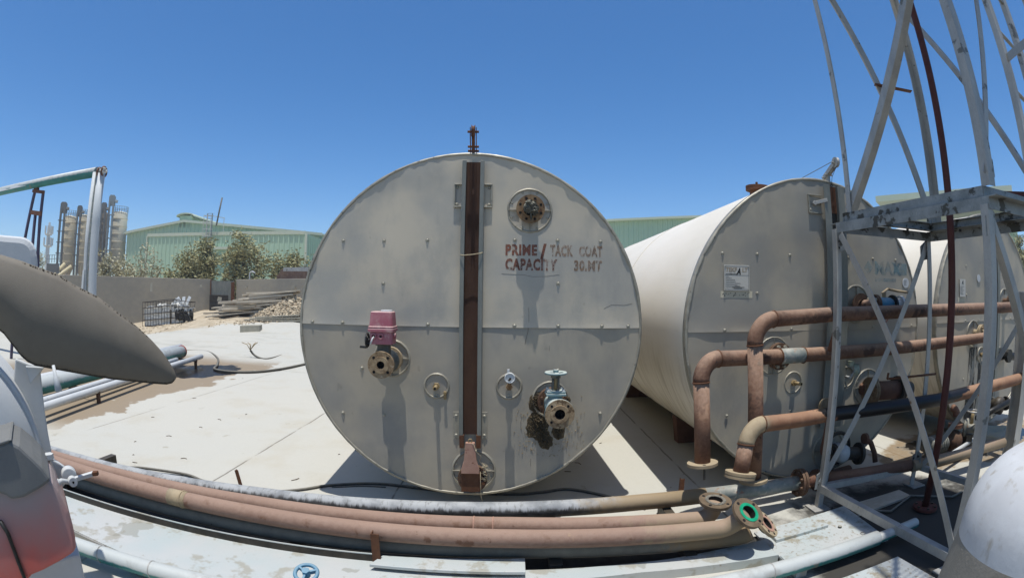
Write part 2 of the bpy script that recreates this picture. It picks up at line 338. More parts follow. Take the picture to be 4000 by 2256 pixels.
    hgt = k.math('ADD', k.math('MULTIPLY', h, .5), k.math('MULTIPLY', k.math('MULTIPLY', sandm, far), k.math('MULTIPLY', k.noise(6, 5, .7), 8.0)))
    k.bump(hgt, .006, .35)
    return k.fin(col, wetr, 0, .3)
M['yard'] = concrete_mat()

def plate_mat(name, seed=0., dirt=.5, sp=.66):
    k = NT(name)
    f = k.noise(1.6, 5, .6, w=seed); g = k.noise(4.5, 6, .66, w=seed + 4); b = k.noise(3.2, 3, .5, w=seed + 9); s_ = k.noise(30, 4, .6, w=seed + 2)
    col = k.mix(k.step(f, .36, .64), (.55, .645, .74), (.62, .665, .75))
    col = k.mix(k.math('MULTIPLY', k.step(g, .53, .61), dirt), col, (.40, .385, .34))
    col = k.mix(k.math('MULTIPLY', k.step(b, .66, .675), .5), col, (.30, .31, .285))
    col = k.mix(k.math('MULTIPLY', k.step(s_, sp, sp + .08), .6), col, (.30, .235, .155))
    col = k.mix(k.step(k.noise(6.5, 4, .65, w=seed + 20), .735, .75), col, (.03, .03, .03))
    return k.fin(col, .5, .15, .4)
M['plate'] = plate_mat('zinc cover sheet with stains', 0, .65)
M['platedirty'] = plate_mat('speckled zinc sheet', 3.3, .85, .56)

def wipe_mat(name, c, th=.5, w_=0.0, sc_=16, soft=.10, alpha=1.0):
    """paint that has partly weathered off: the sheet behind shows through where it is gone"""
    k = NT(name)
    a = k.math('ADD', k.math('MULTIPLY', k.noise(sc_, 5, .7, w=w_), .7), k.math('MULTIPLY', k.noise(2.4, 2, .5, w=w_ + 3), .3))
    x = k.sep()[0]
    msk = k.math('MULTIPLY', k.step(a, th - soft, th + soft), alpha)
    k.fin(k.mix(k.step(k.noise(9, 3, .5), .4, .6), c, tuple(q * 1.35 for q in c)), .7, 0, .2)
    k.put(k.b.inputs['Alpha'], msk)
    return k.m
M['stencil1'] = wipe_mat('worn red stencil paint', (.26, .115, .09), .48, 0, 20, .10, .85)
M['stencil2'] = wipe_mat('faint brown stencil paint', (.33, .235, .19), .475, 2, 24, .10, .55)
M['stencilblue'] = wipe_mat('faded blue paint', (.22, .36, .46), .46, 5, 14, .16, .32)
M['ink'] = mat('black ink', (.008, .008, .008), (.014, .014, .014), 20, .5)
M['inkgrey'] = mat('grey ink', (.09, .09, .09), (.14, .14, .14), 60, .6)
M['inkbeige'] = mat('faded beige ink', (.36, .31, .26), (.40, .35, .30), 30, .6)
M['sign'] = mat('printed metal plate', (.62, .63, .66), (.70, .70, .72), 3, .4, .1)
M['paper'] = mat('yellowed paper strip', (.60, .58, .50), (.68, .65, .57), 9, .8, spots=[((.20, .19, .17), 22, .68, .04)])
M['redpen'] = mat('red scrawl', (.35, .05, .04), (.40, .08, .06), 20, .7)

# ------------------------------------------------------------------ mesh building
def frame(z, x=None):
    z = V(z).normalized()
    if x is None: x = V((1, 0, 0)) if abs(z.x) < .8 else V((0, 0, 1))
    x = V(x); x = (x - z * x.dot(z)).normalized(); y = z.cross(x)
    return x, y, z
class MB:
    def __init__(s, mtx=None): s.v = []; s.f = []; s.s = []; s.m = mtx or Matrix()
    def add(s, vs, fs, smooth=False):
        o = len(s.v); s.v += [s.m @ V(p) for p in vs]; s.f += [tuple(i + o for i in f) for f in fs]; s.s += [smooth] * len(fs); return s
    def box(s, a, b):
        x0, y0, z0 = a; x1, y1, z1 = b
        return s.add([(x0, y0, z0), (x1, y0, z0), (x1, y1, z0), (x0, y1, z0), (x0, y0, z1), (x1, y0, z1), (x1, y1, z1), (x0, y1, z1)],
                     [(0, 3, 2, 1), (4, 5, 6, 7), (0, 1, 5, 4), (1, 2, 6, 5), (2, 3, 7, 6), (3, 0, 4, 7)])
    def prism(s, pts, off, smooth=False):               # planar outline (3-D points) pushed along off
        n = len(pts); pts = [V(p) for p in pts]; off = V(off)
        s.add(pts + [p + off for p in pts], [tuple(range(n))[::-1], tuple(range(n, 2 * n))], False)
        o = len(s.v) - 2 * n
        for i in range(n):
            j = (i + 1) % n; s.f.append((o + i, o + j, o + n + j, o + n + i)); s.s.append(smooth)
        return s
    def bar(s, p0, p1, prof, x=None):                   # profile [(a,b)...] swept from p0 to p1; a along x
        p0, p1 = V(p0), V(p1); X, Y, Z = frame(p1 - p0, x)
        return s.prism([p0 + X * a + Y * b for a, b in prof], p1 - p0)
    def rect(s, p0, p1, a, b, x=None): return s.bar(p0, p1, [(-a / 2, -b / 2), (a / 2, -b / 2), (a / 2, b / 2), (-a / 2, b / 2)], x)
    def angle(s, p0, p1, a, t=.006, x=None, sx=1, sy=1):
        q = [(0, 0), (a, 0), (a, t), (t, t), (t, a), (0, a)]
        return s.bar(p0, p1, [(u * sx, v * sy) for u, v in q][::(1 if sx * sy > 0 else -1)], x)
    def tube(s, path, r, seg=16, cap=True, rr=None):
        P = [V(p) for p in path]; n = len(P); rings = []; X = None
        for i in range(n):
            t = (P[min(i + 1, n - 1)] - P[max(i - 1, 0)]).normalized()
            if X is None: X, Y, _ = frame(t)
            else:
                X = X - t * X.dot(t); X.normalize(); Y = t.cross(X)
            ri = rr[i] if rr else r
            rings.append([P[i] + X * math.cos(2 * math.pi * k / seg) * ri + Y * math.sin(2 * math.pi * k / seg) * ri for k in range(seg)])
        vs = [p for q in rings for p in q]; fs = []
        for i in range(n - 1):
            for k in range(seg):
                j = (k + 1) % seg; fs.append((i * seg + k, i * seg + j, (i + 1) * seg + j, (i + 1) * seg + k))
        s.add(vs, fs, True)
        if cap:
            o = len(s.v) - len(vs)
            s.f += [tuple(o + k for k in range(seg))[::-1], tuple(o + (n - 1) * seg + k for k in range(seg))]; s.s += [False, False]
        return s
    def lathe(s, prof, c, ax, seg=32, x=None, smooth=True, close=False, arc=None):      # prof [(radius, along axis)]
        X, Y, Z = frame(ax, x); c = V(c); n = len(prof); vs = []; fs = []
        for r, h in prof:
            for k in range(seg):
                a = 2 * math.pi * k / seg
                vs.append(c + Z * h + (X * math.cos(a) + Y * math.sin(a)) * r)
        for i in range(n - 1 if not close else n):
            i2 = (i + 1) % n
            for k in range(seg):
                j = (k + 1) % seg; fs.append((i * seg + k, i * seg + j, i2 * seg + j, i2 * seg + k))
        return s.add(vs, fs, smooth)
    def disc(s, c, ax, r, h, seg=24, r2=None):          # solid disc / cone frustum from c along ax
        r2 = r if r2 is None else r2
        return s.lathe([(0.0005, 0), (r, 0), (r2, h), (0.0005, h)], c, ax, seg, smooth=False)
    def torus(s, c, ax, r, t, seg=40, ts=8, x=None, jit=0.0):
        X, Y, Z = frame(ax, x); c = V(c); vs = []; fs = []
        for k in range(seg):
            a = 2 * math.pi * k / seg; d = X * math.cos(a) + Y * math.sin(a); q = 1 + jit * (rnd.random() - .5)
            for i in range(ts):
                b = 2 * math.pi * i / ts; vs.append(c + d * (r * q + t * math.cos(b)) + Z * t * math.sin(b))
        for k in range(seg):
            for i in range(ts):
                fs.append((k * ts + i, ((k + 1) % seg) * ts + i, ((k + 1) % seg) * ts + (i + 1) % ts, k * ts + (i + 1) % ts))
        return s.add(vs, fs, True)
    def blob(s, c, r, k=0.3, seg=6, rings=4, sq=(1, 1, 1)):
        vs = []; fs = []; c = V(c)
        for i in range(rings + 1):
            a = math.pi * i / rings
            for j in range(seg):
                b = 2 * math.pi * j / seg + i * .4; q = r * (1 + k * (rnd.random() - .5) * 2)
                vs.append(c + V((math.sin(a) * math.cos(b) * sq[0], math.sin(a) * math.sin(b) * sq[1], math.cos(a) * sq[2])) * q)
        for i in range(rings):
            for j in range(seg):
                l = (j + 1) % seg; fs.append((i * seg + j, (i + 1) * seg + j, (i + 1) * seg + l, i * seg + l))
        return s.add(vs, fs, False)
    def build(s, name, m, parent=None, bevel=0.0, smooth_by_angle=False):
        me = bpy.data.meshes.new(name); me.from_pydata([tuple(p) for p in s.v], [], s.f)
        me.polygons.foreach_set('use_smooth', s.s); me.materials.append(m)
        me.validate(); me.update()
        o = bpy.data.objects.new(name, me); sc.collection.objects.link(o)
        if bevel:
            b = o.modifiers.new('bevel', 'BEVEL'); b.width = bevel; b.segments = 2; b.limit_method = 'ANGLE'; b.angle_limit = R(40)
        if parent is not None:
            o.parent = parent; o.matrix_parent_inverse = pinv(parent)
        return o
def world_of(o):
    mtx = o.matrix_basis.copy()
    return mtx if o.parent is None else world_of(o.parent) @ o.matrix_parent_inverse @ mtx
def pinv(o): return world_of(o).inverted()
def tag(o, label=None, cat=None, group=None, kind=None):
    if label: o['label'] = label
    if cat: o['category'] = cat
    if group: o['group'] = group
    if kind: o['kind'] = kind
    return o
def thing(name, label, cat, loc=(0, 0, 0), group=None):
    o = bpy.data.objects.new(name, None); sc.collection.objects.link(o); o.location = V(loc); o.empty_display_size = .2
    return tag(o, label, cat, group)
def elbow(a, b, c, r, n=10):                            # rounded corner a-b-c of bend radius r
    a, b, c = V(a), V(b), V(c); u = (a - b).normalized(); v = (c - b).normalized()
    ang = u.angle(v); d = r / math.tan(ang / 2); p0 = b + u * d; p1 = b + v * d
    ctr = b + (u + v).normalized() * (r / math.sin(ang / 2)); q0 = p0 - ctr; q1 = p1 - ctr; tot = q0.angle(q1)
    return [ctr + (q0 * math.sin((1 - t) * tot) + q1 * math.sin(t * tot)) / math.sin(tot) for t in [i / n for i in range(n + 1)]]
def flange_mb(mb, c, ax, r, h, bore, nb=8, pcd=None, hole=.011, raised=0.0, x=None, seg=40):
    """disc with a real bore and a ring of drilled holes (short dark recesses) facing +ax; c = back centre"""
    c = V(c); X, Y, Z = frame(ax, x); pcd = pcd or r * .78
    prof = [(bore, 0), (r, 0), (r, h)]
    prof += ([(r * .62, h), (r * .62, h + raised), (bore, h + raised)] if raised else [(bore, h)])
    mb.lathe(prof, c, ax, seg, x, smooth=False, close=True)
    return [(c + Z * h + (X * math.cos(2 * math.pi * (k + .5) / nb) + Y * math.sin(2 * math.pi * (k + .5) / nb)) * pcd) for k in range(nb)]
def bolt_mb(mb, p, ax, r=.011, h=.012):
    mb.disc(p, ax, r, h, 6); return mb
def text_mesh(txt, size, sx=1.0, bold=.0, shear=0.0, depth=.0006, gap=1.0):
    cu = bpy.data.curves.new('lettering', 'FONT'); cu.body = txt; cu.size = size; cu.offset = bold; cu.shear = shear; cu.extrude = depth; cu.space_character = gap; cu.resolution_u = 3
    o = bpy.data.objects.new('lettering', cu); sc.collection.objects.link(o)
    bpy.context.view_layer.update()
    dg = bpy.context.evaluated_depsgraph_get(); me = bpy.data.meshes.new_from_object(o.evaluated_get(dg))
    bpy.data.objects.remove(o); bpy.data.curves.remove(cu)
    for v in me.vertices: v.co.x *= sx
    return me
def put_text(txt, size, m, mtx, parent, name='lettering', fit=None, **k):
    me = text_mesh(txt, size, **k); me.materials.clear()
    if fit:
        xs = [v.co.x for v in me.vertices]; ys = [v.co.y for v in me.vertices]
        for v in me.vertices: v.co.x = (v.co.x - min(xs)) / (max(xs) - min(xs)) * fit[0]; v.co.y = (v.co.y - min(ys)) / (max(ys) - min(ys)) * fit[1]
    me.materials.append(m); me.transform(mtx); me.name = name
    o = bpy.data.objects.new(name, me); sc.collection.objects.link(o)
    o.parent = parent; o.matrix_parent_inverse = pinv(parent)
    return o

# ================================================================== THE SETTING
def build_ground():
    na = 180; rs = [0.0]; r = .6
    while r < 900: rs.append(r); r *= 1.09 if r > 9 else 1.14
    vs = [(0, 0, 0)]; fs = []
    for r in rs[1:]:
        for k in range(na):
            a = 2 * math.pi * k / na; x, y = r * math.sin(a), r * math.cos(a)
            z = gz(x, y)
            if z > .02: z += .10 * (noise.noise(V((x * .9, y * .9, 0))) + .5 * noise.noise(V((x * 2.7, y * 2.7, 3)))) * smooth(0.05, .3, z)
            vs.append((x, y, z))
    for k in range(na): fs.append((0, 1 + (k + 1) % na, 1 + k))
    for i in range(len(rs) - 2):
        for k in range(na):
            j = (k + 1) % na; a = 1 + i * na; b = a + na
            fs.append((a + k, a + j, b + j, b + k))
    m = MB(); m.add(vs, fs, True)
    tag(m.build('ground', M['yard']), kind='structure')
build_ground()

# ================================================================== THE TANKS
RT = 1.3
def tank_frame(c, psi):
    e = V((math.cos(psi), math.sin(psi), 0)); i = V((-math.sin(psi), math.cos(psi), 0))
    return Matrix(((e.x, i.x, 0, c[0]), (e.y, i.y, 0, c[1]), (0, 0, 1, c[2]), (0, 0, 0, 1)))
T1 = tank_frame((-.313, 3.56, 1.41), .04826)
T2 = tank_frame((2.62, 3.581, 1.378), .0099)
T3 = tank_frame((5.808, 3.933, 1.387), .07315)
OUT = V((0, -1, 0))
def screw_mesh():
    m = MB(); m.lathe([(.0005, .0085), (.006, .0078), (.0095, .0045), (.011, .0)], (0, 0, 0), OUT, 10); m.lathe([(.0005, .0015), (.015, .0015), (.015, -.004)], (0, 0, 0), OUT, 12, smooth=False)
    me = bpy.data.meshes.new('screw'); me.from_pydata([tuple(p) for p in m.v], [], m.f); me.materials.append(M['screw']); me.update(); return me
SCREW = screw_mesh()
def screw(T, u, z, parent, y=-.007):
    o = bpy.data.objects.new('screw', SCREW); sc.collection.objects.link(o)
    o.parent = parent; o.matrix_parent_inverse = pinv(parent)
    o.matrix_basis = T @ Matrix.Translation((u, y, z))
    return o
def sheet_y(u, z, seed, upper=None):
    """how far the thin cladding sheet stands out (negative) at a place on the tank end: it is dented and bellied"""
    if upper is None: upper = z >= 0
    sd = seed + (0 if upper else 40); r = math.hypot(u, z)
    y = .0090 * noise.noise(V((u * 1.7, z * 1.5, sd))) + .0048 * noise.noise(V((u * 3.4, z * 2.6, sd + 5)))
    y *= min(1, max(0, (1.282 - r)) / .12 + .15)
    if upper: y -= .0030 + math.exp(-max(z, 0) / .035) * (.0032 + .0075 * max(0, noise.noise(V((u * 3.3, sd * 3, 2)))))
    return y - .004
def sheet(T, parent, upper, seed):
    fm = M['face'] if seed < 2 else M['face2']
    nr, na = 46, 150; vs = []; fs = []
    for i in range(nr + 1):
        r = 1.282 * i / nr
        for k in range(na + 1):
            a = math.pi * k / na * (1 if upper else -1); u, z = r * math.cos(a), r * math.sin(a)
            vs.append((u, sheet_y(u, z, seed, upper), z))
    for i in range(nr):
        for k in range(na):
            a = i * (na + 1) + k; q = (a, a + 1, a + na + 2, a + na + 1); fs.append(q if not upper else q[::-1])
    MB(T).add(vs, fs, True).build('end_sheet', fm, parent)
BEND = {'bitumen_crust', 'stencil_lettering', 'faded_lettering', 'faded_paint_patch', 'paper_strip', 'worn_mark', 'paint_crack', 'tar_run', 'red_scrawl', 'bitumen_spatter'}
RIGID = {'nameplate', 'round_sticker', 'access_frame', 'rail_foot', 'collar_ring'}
def settle(o, T, seed, d=None):
    """press what is fixed to the sheet onto its dents"""
    inv = T.inverted(); nm = o.name.split('.')[0]; pass_on = None
    if nm == 'screw':
        p = inv @ o.matrix_basis.translation; q = (sheet_y(p.x, p.z, seed) + .007) if d is None else d
        o.matrix_basis = Matrix.Translation(T.to_3x3() @ V((0, q, 0))) @ o.matrix_basis
    elif o.type == 'MESH' and (nm in BEND or nm in RIGID or d is not None):
        P = [inv @ v.co for v in o.data.vertices]
        if nm in RIGID and d is None:
            c = sum(P, V()) / len(P); d0 = sheet_y(c.x, c.z, seed) + .007; pass_on = d0 if nm in ('nameplate', 'round_sticker') else None
            dd = [d0] * len(P)
        elif d is not None: dd = [d] * len(P); pass_on = d
        else: dd = [sheet_y(p.x, p.z, seed) + .007 for p in P]
        for v, p, q in zip(o.data.vertices, P, dd): v.co = T @ V((p.x, p.y + q, p.z))
    for c in [x for x in bpy.data.objects if x.parent == o]: settle(c, T, seed, pass_on)
def tank_body(T, label, length, seed, bands=()):
    base = T @ V((0, 0, -RT)); base.z = 0
    t = thing('storage_tank', label, 'tank', base, 'horizontal storage tanks side by side in the yard')
    m = MB(T); n = 128
    prof = [(RT - .012, .012)]; y = .3
    while y < length: prof.append((RT - .012, y)); y += .6
    prof.append((RT - .012, length)); prof.append((.9, length + .22)); prof.append((.001, length + .3))
    m.lathe(prof, (0, 0, 0), (0, 1, 0), n); m.build('shell', M['shell'], t)
    sheet(T, t, True, seed); sheet(T, t, False, seed + 40)
    # rim: folded ring, dented by hand
    X, Y, Z = frame((0, 1, 0)); m = MB(T); vs = []; fs = []; N = 220
    for k in range(N):
        a = 2 * math.pi * k / N; d = X * math.cos(a) + Y * math.sin(a); nz = noise.noise(V((math.cos(a) * 7, math.sin(a) * 7, seed))); n2 = noise.noise(V((math.cos(a) * 22, math.sin(a) * 22, seed)))
        fr = -.0135 - .010 * max(0, nz) - .006 * n2; wr = .021 + .006 * n2 + .004 * nz
        for r, h in ((RT - wr, .0), (RT - wr, fr + .002), (RT - wr + .004, fr), (RT - .002, fr + .001), (RT + .002 + .002 * n2, .004), (RT + .001, .05), (RT - .012, .052)): vs.append(d * r + Z * h)
    for k in range(N):
        for i in range(6): fs.append((k * 7 + i, k * 7 + i + 1, ((k + 1) % N) * 7 + i + 1, ((k + 1) % N) * 7 + i))
    m.add(vs, fs, True).build('rim', M['rim'], t)
    for y in bands:
        MB(T).lathe([(RT - .013, y), (RT - .006, y), (RT - .006, y + .05), (RT - .013, y + .05)], (0, 0, 0), (0, 1, 0), 128, smooth=False).build('band', M['shell'], t)
    for y in (1.6, 4.3):
        m = MB(T); pts = []; zb = -T.translation.z + .001
        for k in range(11):
            a = R(-125 + 7 * k); pts.append((math.cos(a) * (RT + .001), y, math.sin(a) * (RT + .001)))
        pts += [(.70, y, zb), (-.70, y, zb)]
        m.prism(pts, (0, .14, 0)); m.build('saddle', M['rustdark'], t)
    return t
def ring(T, u, z, r, parent, ns=8, fins=True, t=.0075):
    m = MB(T); m.torus((u, -.010, z), OUT, r, t, 48, 8, jit=.02)
    m.torus((u, -.006, z), OUT, r + .006, t * .8, 48, 6)
    if fins:
        for a in (0, 90, 180, 270):
            c, s_ = math.cos(R(a)), math.sin(R(a)); m.rect((u + c * r * .5, -.012, z + s_ * r * .5), (u + c * r, -.012, z + s_ * r), .004, .022, (s_, 0, -c))
    o = m.build('collar_ring', M['rim'], parent)
    for k in range(ns):
        a = 2 * math.pi * (k + .5) / ns
        screw(T, u + math.cos(a) * (r - .017), z + math.sin(a) * (r - .017), o, -.004)
    return o
def gauge_rails(T, t, uc, ztop, zbot, halfgap=.052, w=.03, proud=.055):
    MB(T).box((uc - halfgap - .004, -.020, zbot), (uc + halfgap + .004, -.011, ztop)).build('gauge_board', M['rustslot' if t is t1 else 'darksteel'], t)  # darker board on the other tanks stands in for the slot's shadow
    for s_ in (-1, 1):
        m = MB(T); x0 = uc + s_ * halfgap; x1 = uc + s_ * (halfgap + w)
        a, b = min(x0, x1), max(x0, x1)
        m.box((a, -proud, zbot), (b, -proud + .005, ztop + .005))
        e = x0 if s_ > 0 else x0 - .005
        m.box((e, -proud + .005, zbot), (e + .005, -.009, ztop + .005))
        m.build('guide_rail', M['galvd'], t, .0015)
def pulley(T, t, u, m1, front=-.13, back=.10, zb=1.27):
    m = MB(T)
    m.rect((u, .02, zb - .02), (u, .02, zb + .075), .024, .05)
    for s_ in (-.022, .022):
        m.prism([(u + s_ - .003, .075, zb + .035), (u + s_ - .003, .06, zb + .085), (u + s_ - .003, front - .01, zb + .19), (u + s_ - .003, front + .015, zb + .135)], (.006, 0, 0))
    m.prism([(u - .012, .07, zb + .045), (u - .012, .03, zb + .085), (u - .012, front + .05, zb + .15), (u - .012, front + .06, zb + .115)], (.024, 0, 0))
    for y, z in ((.05, zb + .062), (.005, zb + .082), (front + .012, zb + .160)):
        m.disc((u - .042, y, z), (1, 0, 0), .010, .084, 6)
    o = m.build('pulley_bracket', m1, t, .001)
    m = MB(T); m.lathe([(.008, -.014), (.046, -.014), (.036, -.004), (.036, .004), (.046, .014), (.008, .014)], (u, front + .005, zb + .165), (1, 0, 0), 28, smooth=False, close=True)
    m.build('pulley_wheel', m1, o)
    return o
def plug_nozzle(T, t, u, z, y, r, m_, face_r=None, hole_n=8, bore=.045, name='nozzle', raised=.012):
    """short pipe stub with a drilled flange"""
    m = MB(T); m.lathe([(bore + .006, 0), (bore + .006, -y + .0)], (u, 0, z), OUT, 28)
    pts = flange_mb(m, (u, y + .022, z), OUT, r, .022, bore, hole_n, raised=raised, x=(1, 0, 0))
    o = m.build(name, m_, t)
    m = MB(T)
    for p in pts: m.disc(p + V((0, -.0006, 0)), OUT, .010, .0008, 14)
    m.lathe([(.0005, 0), (bore * .99, 0)], (u, y + .03, z), OUT, 24)
    m.lathe([(bore * .985, 0), (bore * .985, -.06)], (u, y + .0, z), OUT, 24)
    m.build('bore', M['hole'], o)
    return o

# ---------------------------------------------------------------- tank with the stencilled name
t1 = tank_body(T1, 'grey faced storage tank stencilled PRIME / TACK COAT', 8.0, 1.0)
for u, z in ((-.957, .627), (-.640, .627), (-.313, .632), (.329, .642), (.646, .645), (.971, .646), (-.637, .311), (.652, .328), (-.962, -.674), (-.638, -.673), (.993, -.648), (.652, -.648), (-.299, .016), (.334, .016), (.656, .016), (-1.195, .016), (1.190, .016), (.985, .016), (-.64, .016), (-.95, .016), (-.80, -.32), (.66, -.31)):
    screw(T1, u, z, t1, -.008)
gauge_rails(T1, t1, .015, 1.222, -.80)
for a, b in ((-.064, -.030), (.060, .094)): MB(T1).box((a, -.056, -.90), (b, -.02, -.80)).build('rail_end', M['rust'], t1, .0015)
def access_frame(T, t, u0, u1, z0, z1, open_side):
    m = MB(T); w = .010
    m.box((u0, -.028, z1 - w), (u1, -.008, z1)); m.box((u0, -.028, z0), (u1, -.008, z0 + w))
    if open_side > 0: m.box((u0, -.026, z0 + w), (u0 + w, -.008, z1 - w))
    else: m.box((u1 - w, -.026, z0 + w), (u1, -.008, z1 - w))
    o = m.build('access_frame', M['rim'], t, .002)
    for z in (z0 + .025, z1 - .025): screw(T, (u0 + .022) if open_side > 0 else (u1 - .022), z, o, -.008)
access_frame(T1, t1, -.125, -.062, .875, 1.055, 1); access_frame(T1, t1, .096, .158, .875, 1.055, -1)
for a, b in ((-.112, -.068), (.098, .142)):
    m = MB(T1).box((a, -.014, -.84), (b, -.008, -.63)); o = m.build('rail_foot', M['rim'], t1, .002)
    for z in (-.66, -.81): screw(T1, (a + b) / 2, z, o, -.013)
pulley(T1, t1, .008, M['rustdark'])
# nozzle stuffed with a rag
ring(T1, .437, .863, .160, t1)
plug_nozzle(T1, t1, .437, .863, -.088, .104, M['flange'], bore=.055, raised=.014)
m = MB(T1)
for k in range(26):
    a = rnd.random() * 6.28; q = rnd.random() * .038
    m.blob((.437 + math.cos(a) * q, -.105 - rnd.random() * .035, .863 + math.sin(a) * q), .020, .5, 7, 5, (1, .8, 1.2))
m.blob((.437, -.118, .80), .012, .4, 6, 5, (.7, .7, 2.5))
m.build('rag_plug', M['rag'], t1)
# small thermowell and thermometer pipe
ring(T1, -.234, -.437, .088, t1, 2, False)
m = MB(T1).tube([(-.234, 0, -.437), (-.234, -.13, -.437)], .0135, 16); m.disc((-.234, -.012, -.437), OUT, .026, .03, 6); m.torus((-.234, -.125, -.437), OUT, .0135, .003, 20, 6)
o = m.build('thermowell', M['brass'], t1); MB(T1).disc((-.234, -.1295, -.437), OUT, .009, .0015, 14).build('bore', M['hole'], o)
MB(T1).box((-.180, -.03, -.535), (-.160, -.012, -.475)).disc((-.170, -.03, -.485), OUT, .012, .012, 10).build('clip', M['brass'], t1, .002)
ring(T1, .300, -.435, .088, t1, 2, False)
MB(T1).tube([(.300, 0, -.435), (.300, -.05, -.435), (.300, -.085, -.400), (.300, -.105, -.370)], .014, 14).disc((.300, -.012, -.435), OUT, .025, .03, 6).build('thermometer_stem', M['flange'], t1)
m = MB(T1); m.disc((.300, -.085, -.352), OUT, .036, .045, 28); m.torus((.300, -.130, -.352), OUT, .034, .005, 28, 8); m.disc((.290, -.10, -.318), (0, 0, 1), .010, .025, 8)
o = m.build('thermometer_head', M['white'], t1, .002)
MB(T1).disc((.302, -.1345, -.357), OUT, .010, .002, 5).disc((.294, -.1345, -.366), OUT, .008, .002, 5).build('dial_wear', M['darksteel'], o)
# bottom clean-out flange with the gauge weight hanging over it
ring(T1, .040, -1.095, .158, t1, 8, True)
m = MB(T1); m.lathe([(.075, 0), (.075, .09)], (.033, 0, -1.132), OUT, 32); m.disc((.033, -.055, -1.132), OUT, .110, .020, 44); m.disc((.033, -.077, -1.132), OUT, .110, .020, 44)
o = m.build('cleanout_flange', M['flangedark'], t1, .001)
for k, a in enumerate((20, 70, 110, 160, 200, 245, 290, 340)):
    p = V((.033 + math.cos(R(a)) * .086, -.097, -1.132 + math.sin(R(a)) * .086))
    if k in (2, 5, 7): MB(T1).disc(p, OUT, .013, .014, 6).build('bolt', M['rust'], o)
    else: MB(T1).disc(p + V((0, -.0004, 0)), OUT, .009, .001, 14).build('bolt_hole', M['hole'], o)
gw = thing('gauge_weight', 'pinkish rusty tapered weight hanging over the lowest flange of the stencilled tank', 'counterweight', T1 @ V((.02, -.1, -1.2)))
m = MB(T1); y0, y1 = -.135, -.100
vs = []
for z, w_ in ((-.835, .033), (-.98, .047), (-1.045, .066), (-1.075, .066)):
    vs += [(.018 - w_, y0, z), (.018 + w_, y0, z), (.018 + w_, y1, z), (.018 - w_, y1, z)]
fs = [(0, 1, 2, 3)]
for i in range(3):
    for k in range(4): j = (k + 1) % 4; fs.append((i * 4 + k, (i + 1) * 4 + k, (i + 1) * 4 + j, i * 4 + j))
fs.append((15, 14, 13, 12)); m.add(vs, fs)
m.build('weight_body', M['rustpink'], gw, .002)
MB(T1).box((-.050, -.118, -1.228), (.088, -.100, -1.076)).build('apron_plate', M['rust'], gw, .002)
MB(T1).torus((.018, -.118, -.822), OUT, .013, .004, 20, 6, x=(1, 0, 0)).build('lifting_eye', M['brass'], gw)
# string tied to the weight
m = MB(T1)
pa = [(.024, -.13, -.835), (.045, -.14, -.845), (.06, -.135, -.90), (.095, -.13, -.935), (.098, -.12, -.945), (.085, -.11, -.98), (.10, -.10, -1.005), (.13, -.10, -1.01)]
for k in range(60):
    pa.append((.125 + .032 * math.sin(k * 1.9) * rnd.random(), -.10 - .018 * rnd.random(), -1.01 - k * .0022 + .016 * (rnd.random() - .5)))
pa += [(.155, -.1, -1.08), (.165, -.1, -1.13), (.15, -.1, -1.15), (.14, -.1, -1.12), (.148, -.1, -1.07)]
m.tube(pa, .0021, 6); m.tube([(.092, -.125, -1.06), (.094, -.125, -1.2), (.098, -.12, -1.28), (.11, -.12, -1.30)], .0016, 6)
tag(m.build('string', M['string']), 'tangled pale string knotted to the gauge weight at the tank bottom', 'string')
tag(MB(T1).tube([(-.066, -.062, .522), (-.04, -.07, .518), (.02, -.066, .524), (.07, -.07, .532), (.094, -.062, .540), (.096, -.03, .542)], .0032, 6).build('wire_tie', M['string']), 'thin pale wire tied across the two gauge rails of the stencilled tank', 'wire')
# stencil lettering
def face_m(T, u, z, y=-.0145): return T @ Matrix.Translation((u, y, z)) @ Matrix.Rotation(R(90), 4, 'X')
SY = -.0082
for txt, u, z, m_, wd, ht in (('PRIME', .262, .527, 'stencil1', .232, .082), ('/', .516, .503, 'stencil1', .047, .115), ('TACK', .590, .527, 'stencil2', .172, .085), ('COAT', .808, .527, 'stencil2', .176, .085),
                              ('CAPACITY', .262, .418, 'stencil1', .382, .088), ('30.MT', .770, .420, 'stencil2', .212, .082)):
    put_text(txt, .12, M[m_], face_m(T1, u, z, SY), t1, 'stencil_lettering', fit=(wd, ht), bold=.0055, depth=.0004, gap=1.12)
# scratches and thin cracks in the paint of the face
for pts in ([(.235, .392), (.40, .385), (.47, .372), (.56, .378), (.66, .392)], [(1.0, .145), (1.06, .175), (1.16, .172), (1.22, .185)], [(.438, .15), (.440, .05), (.433, -.02), (.41, -.12)], [(.59, -.17), (.594, -.13)], [(.757, -.16), (.768, -.18), (.772, -.21)], [(.47, -1.06), (.472, -1.0)], [(.39, -.77), (.395, -.70)]):
    MB(T1).tube([(u + .004 * (rnd.random() - .5), -.0072, z) for u, z in pts], .0009, 4).build('paint_crack', M['darksteel'], t1)

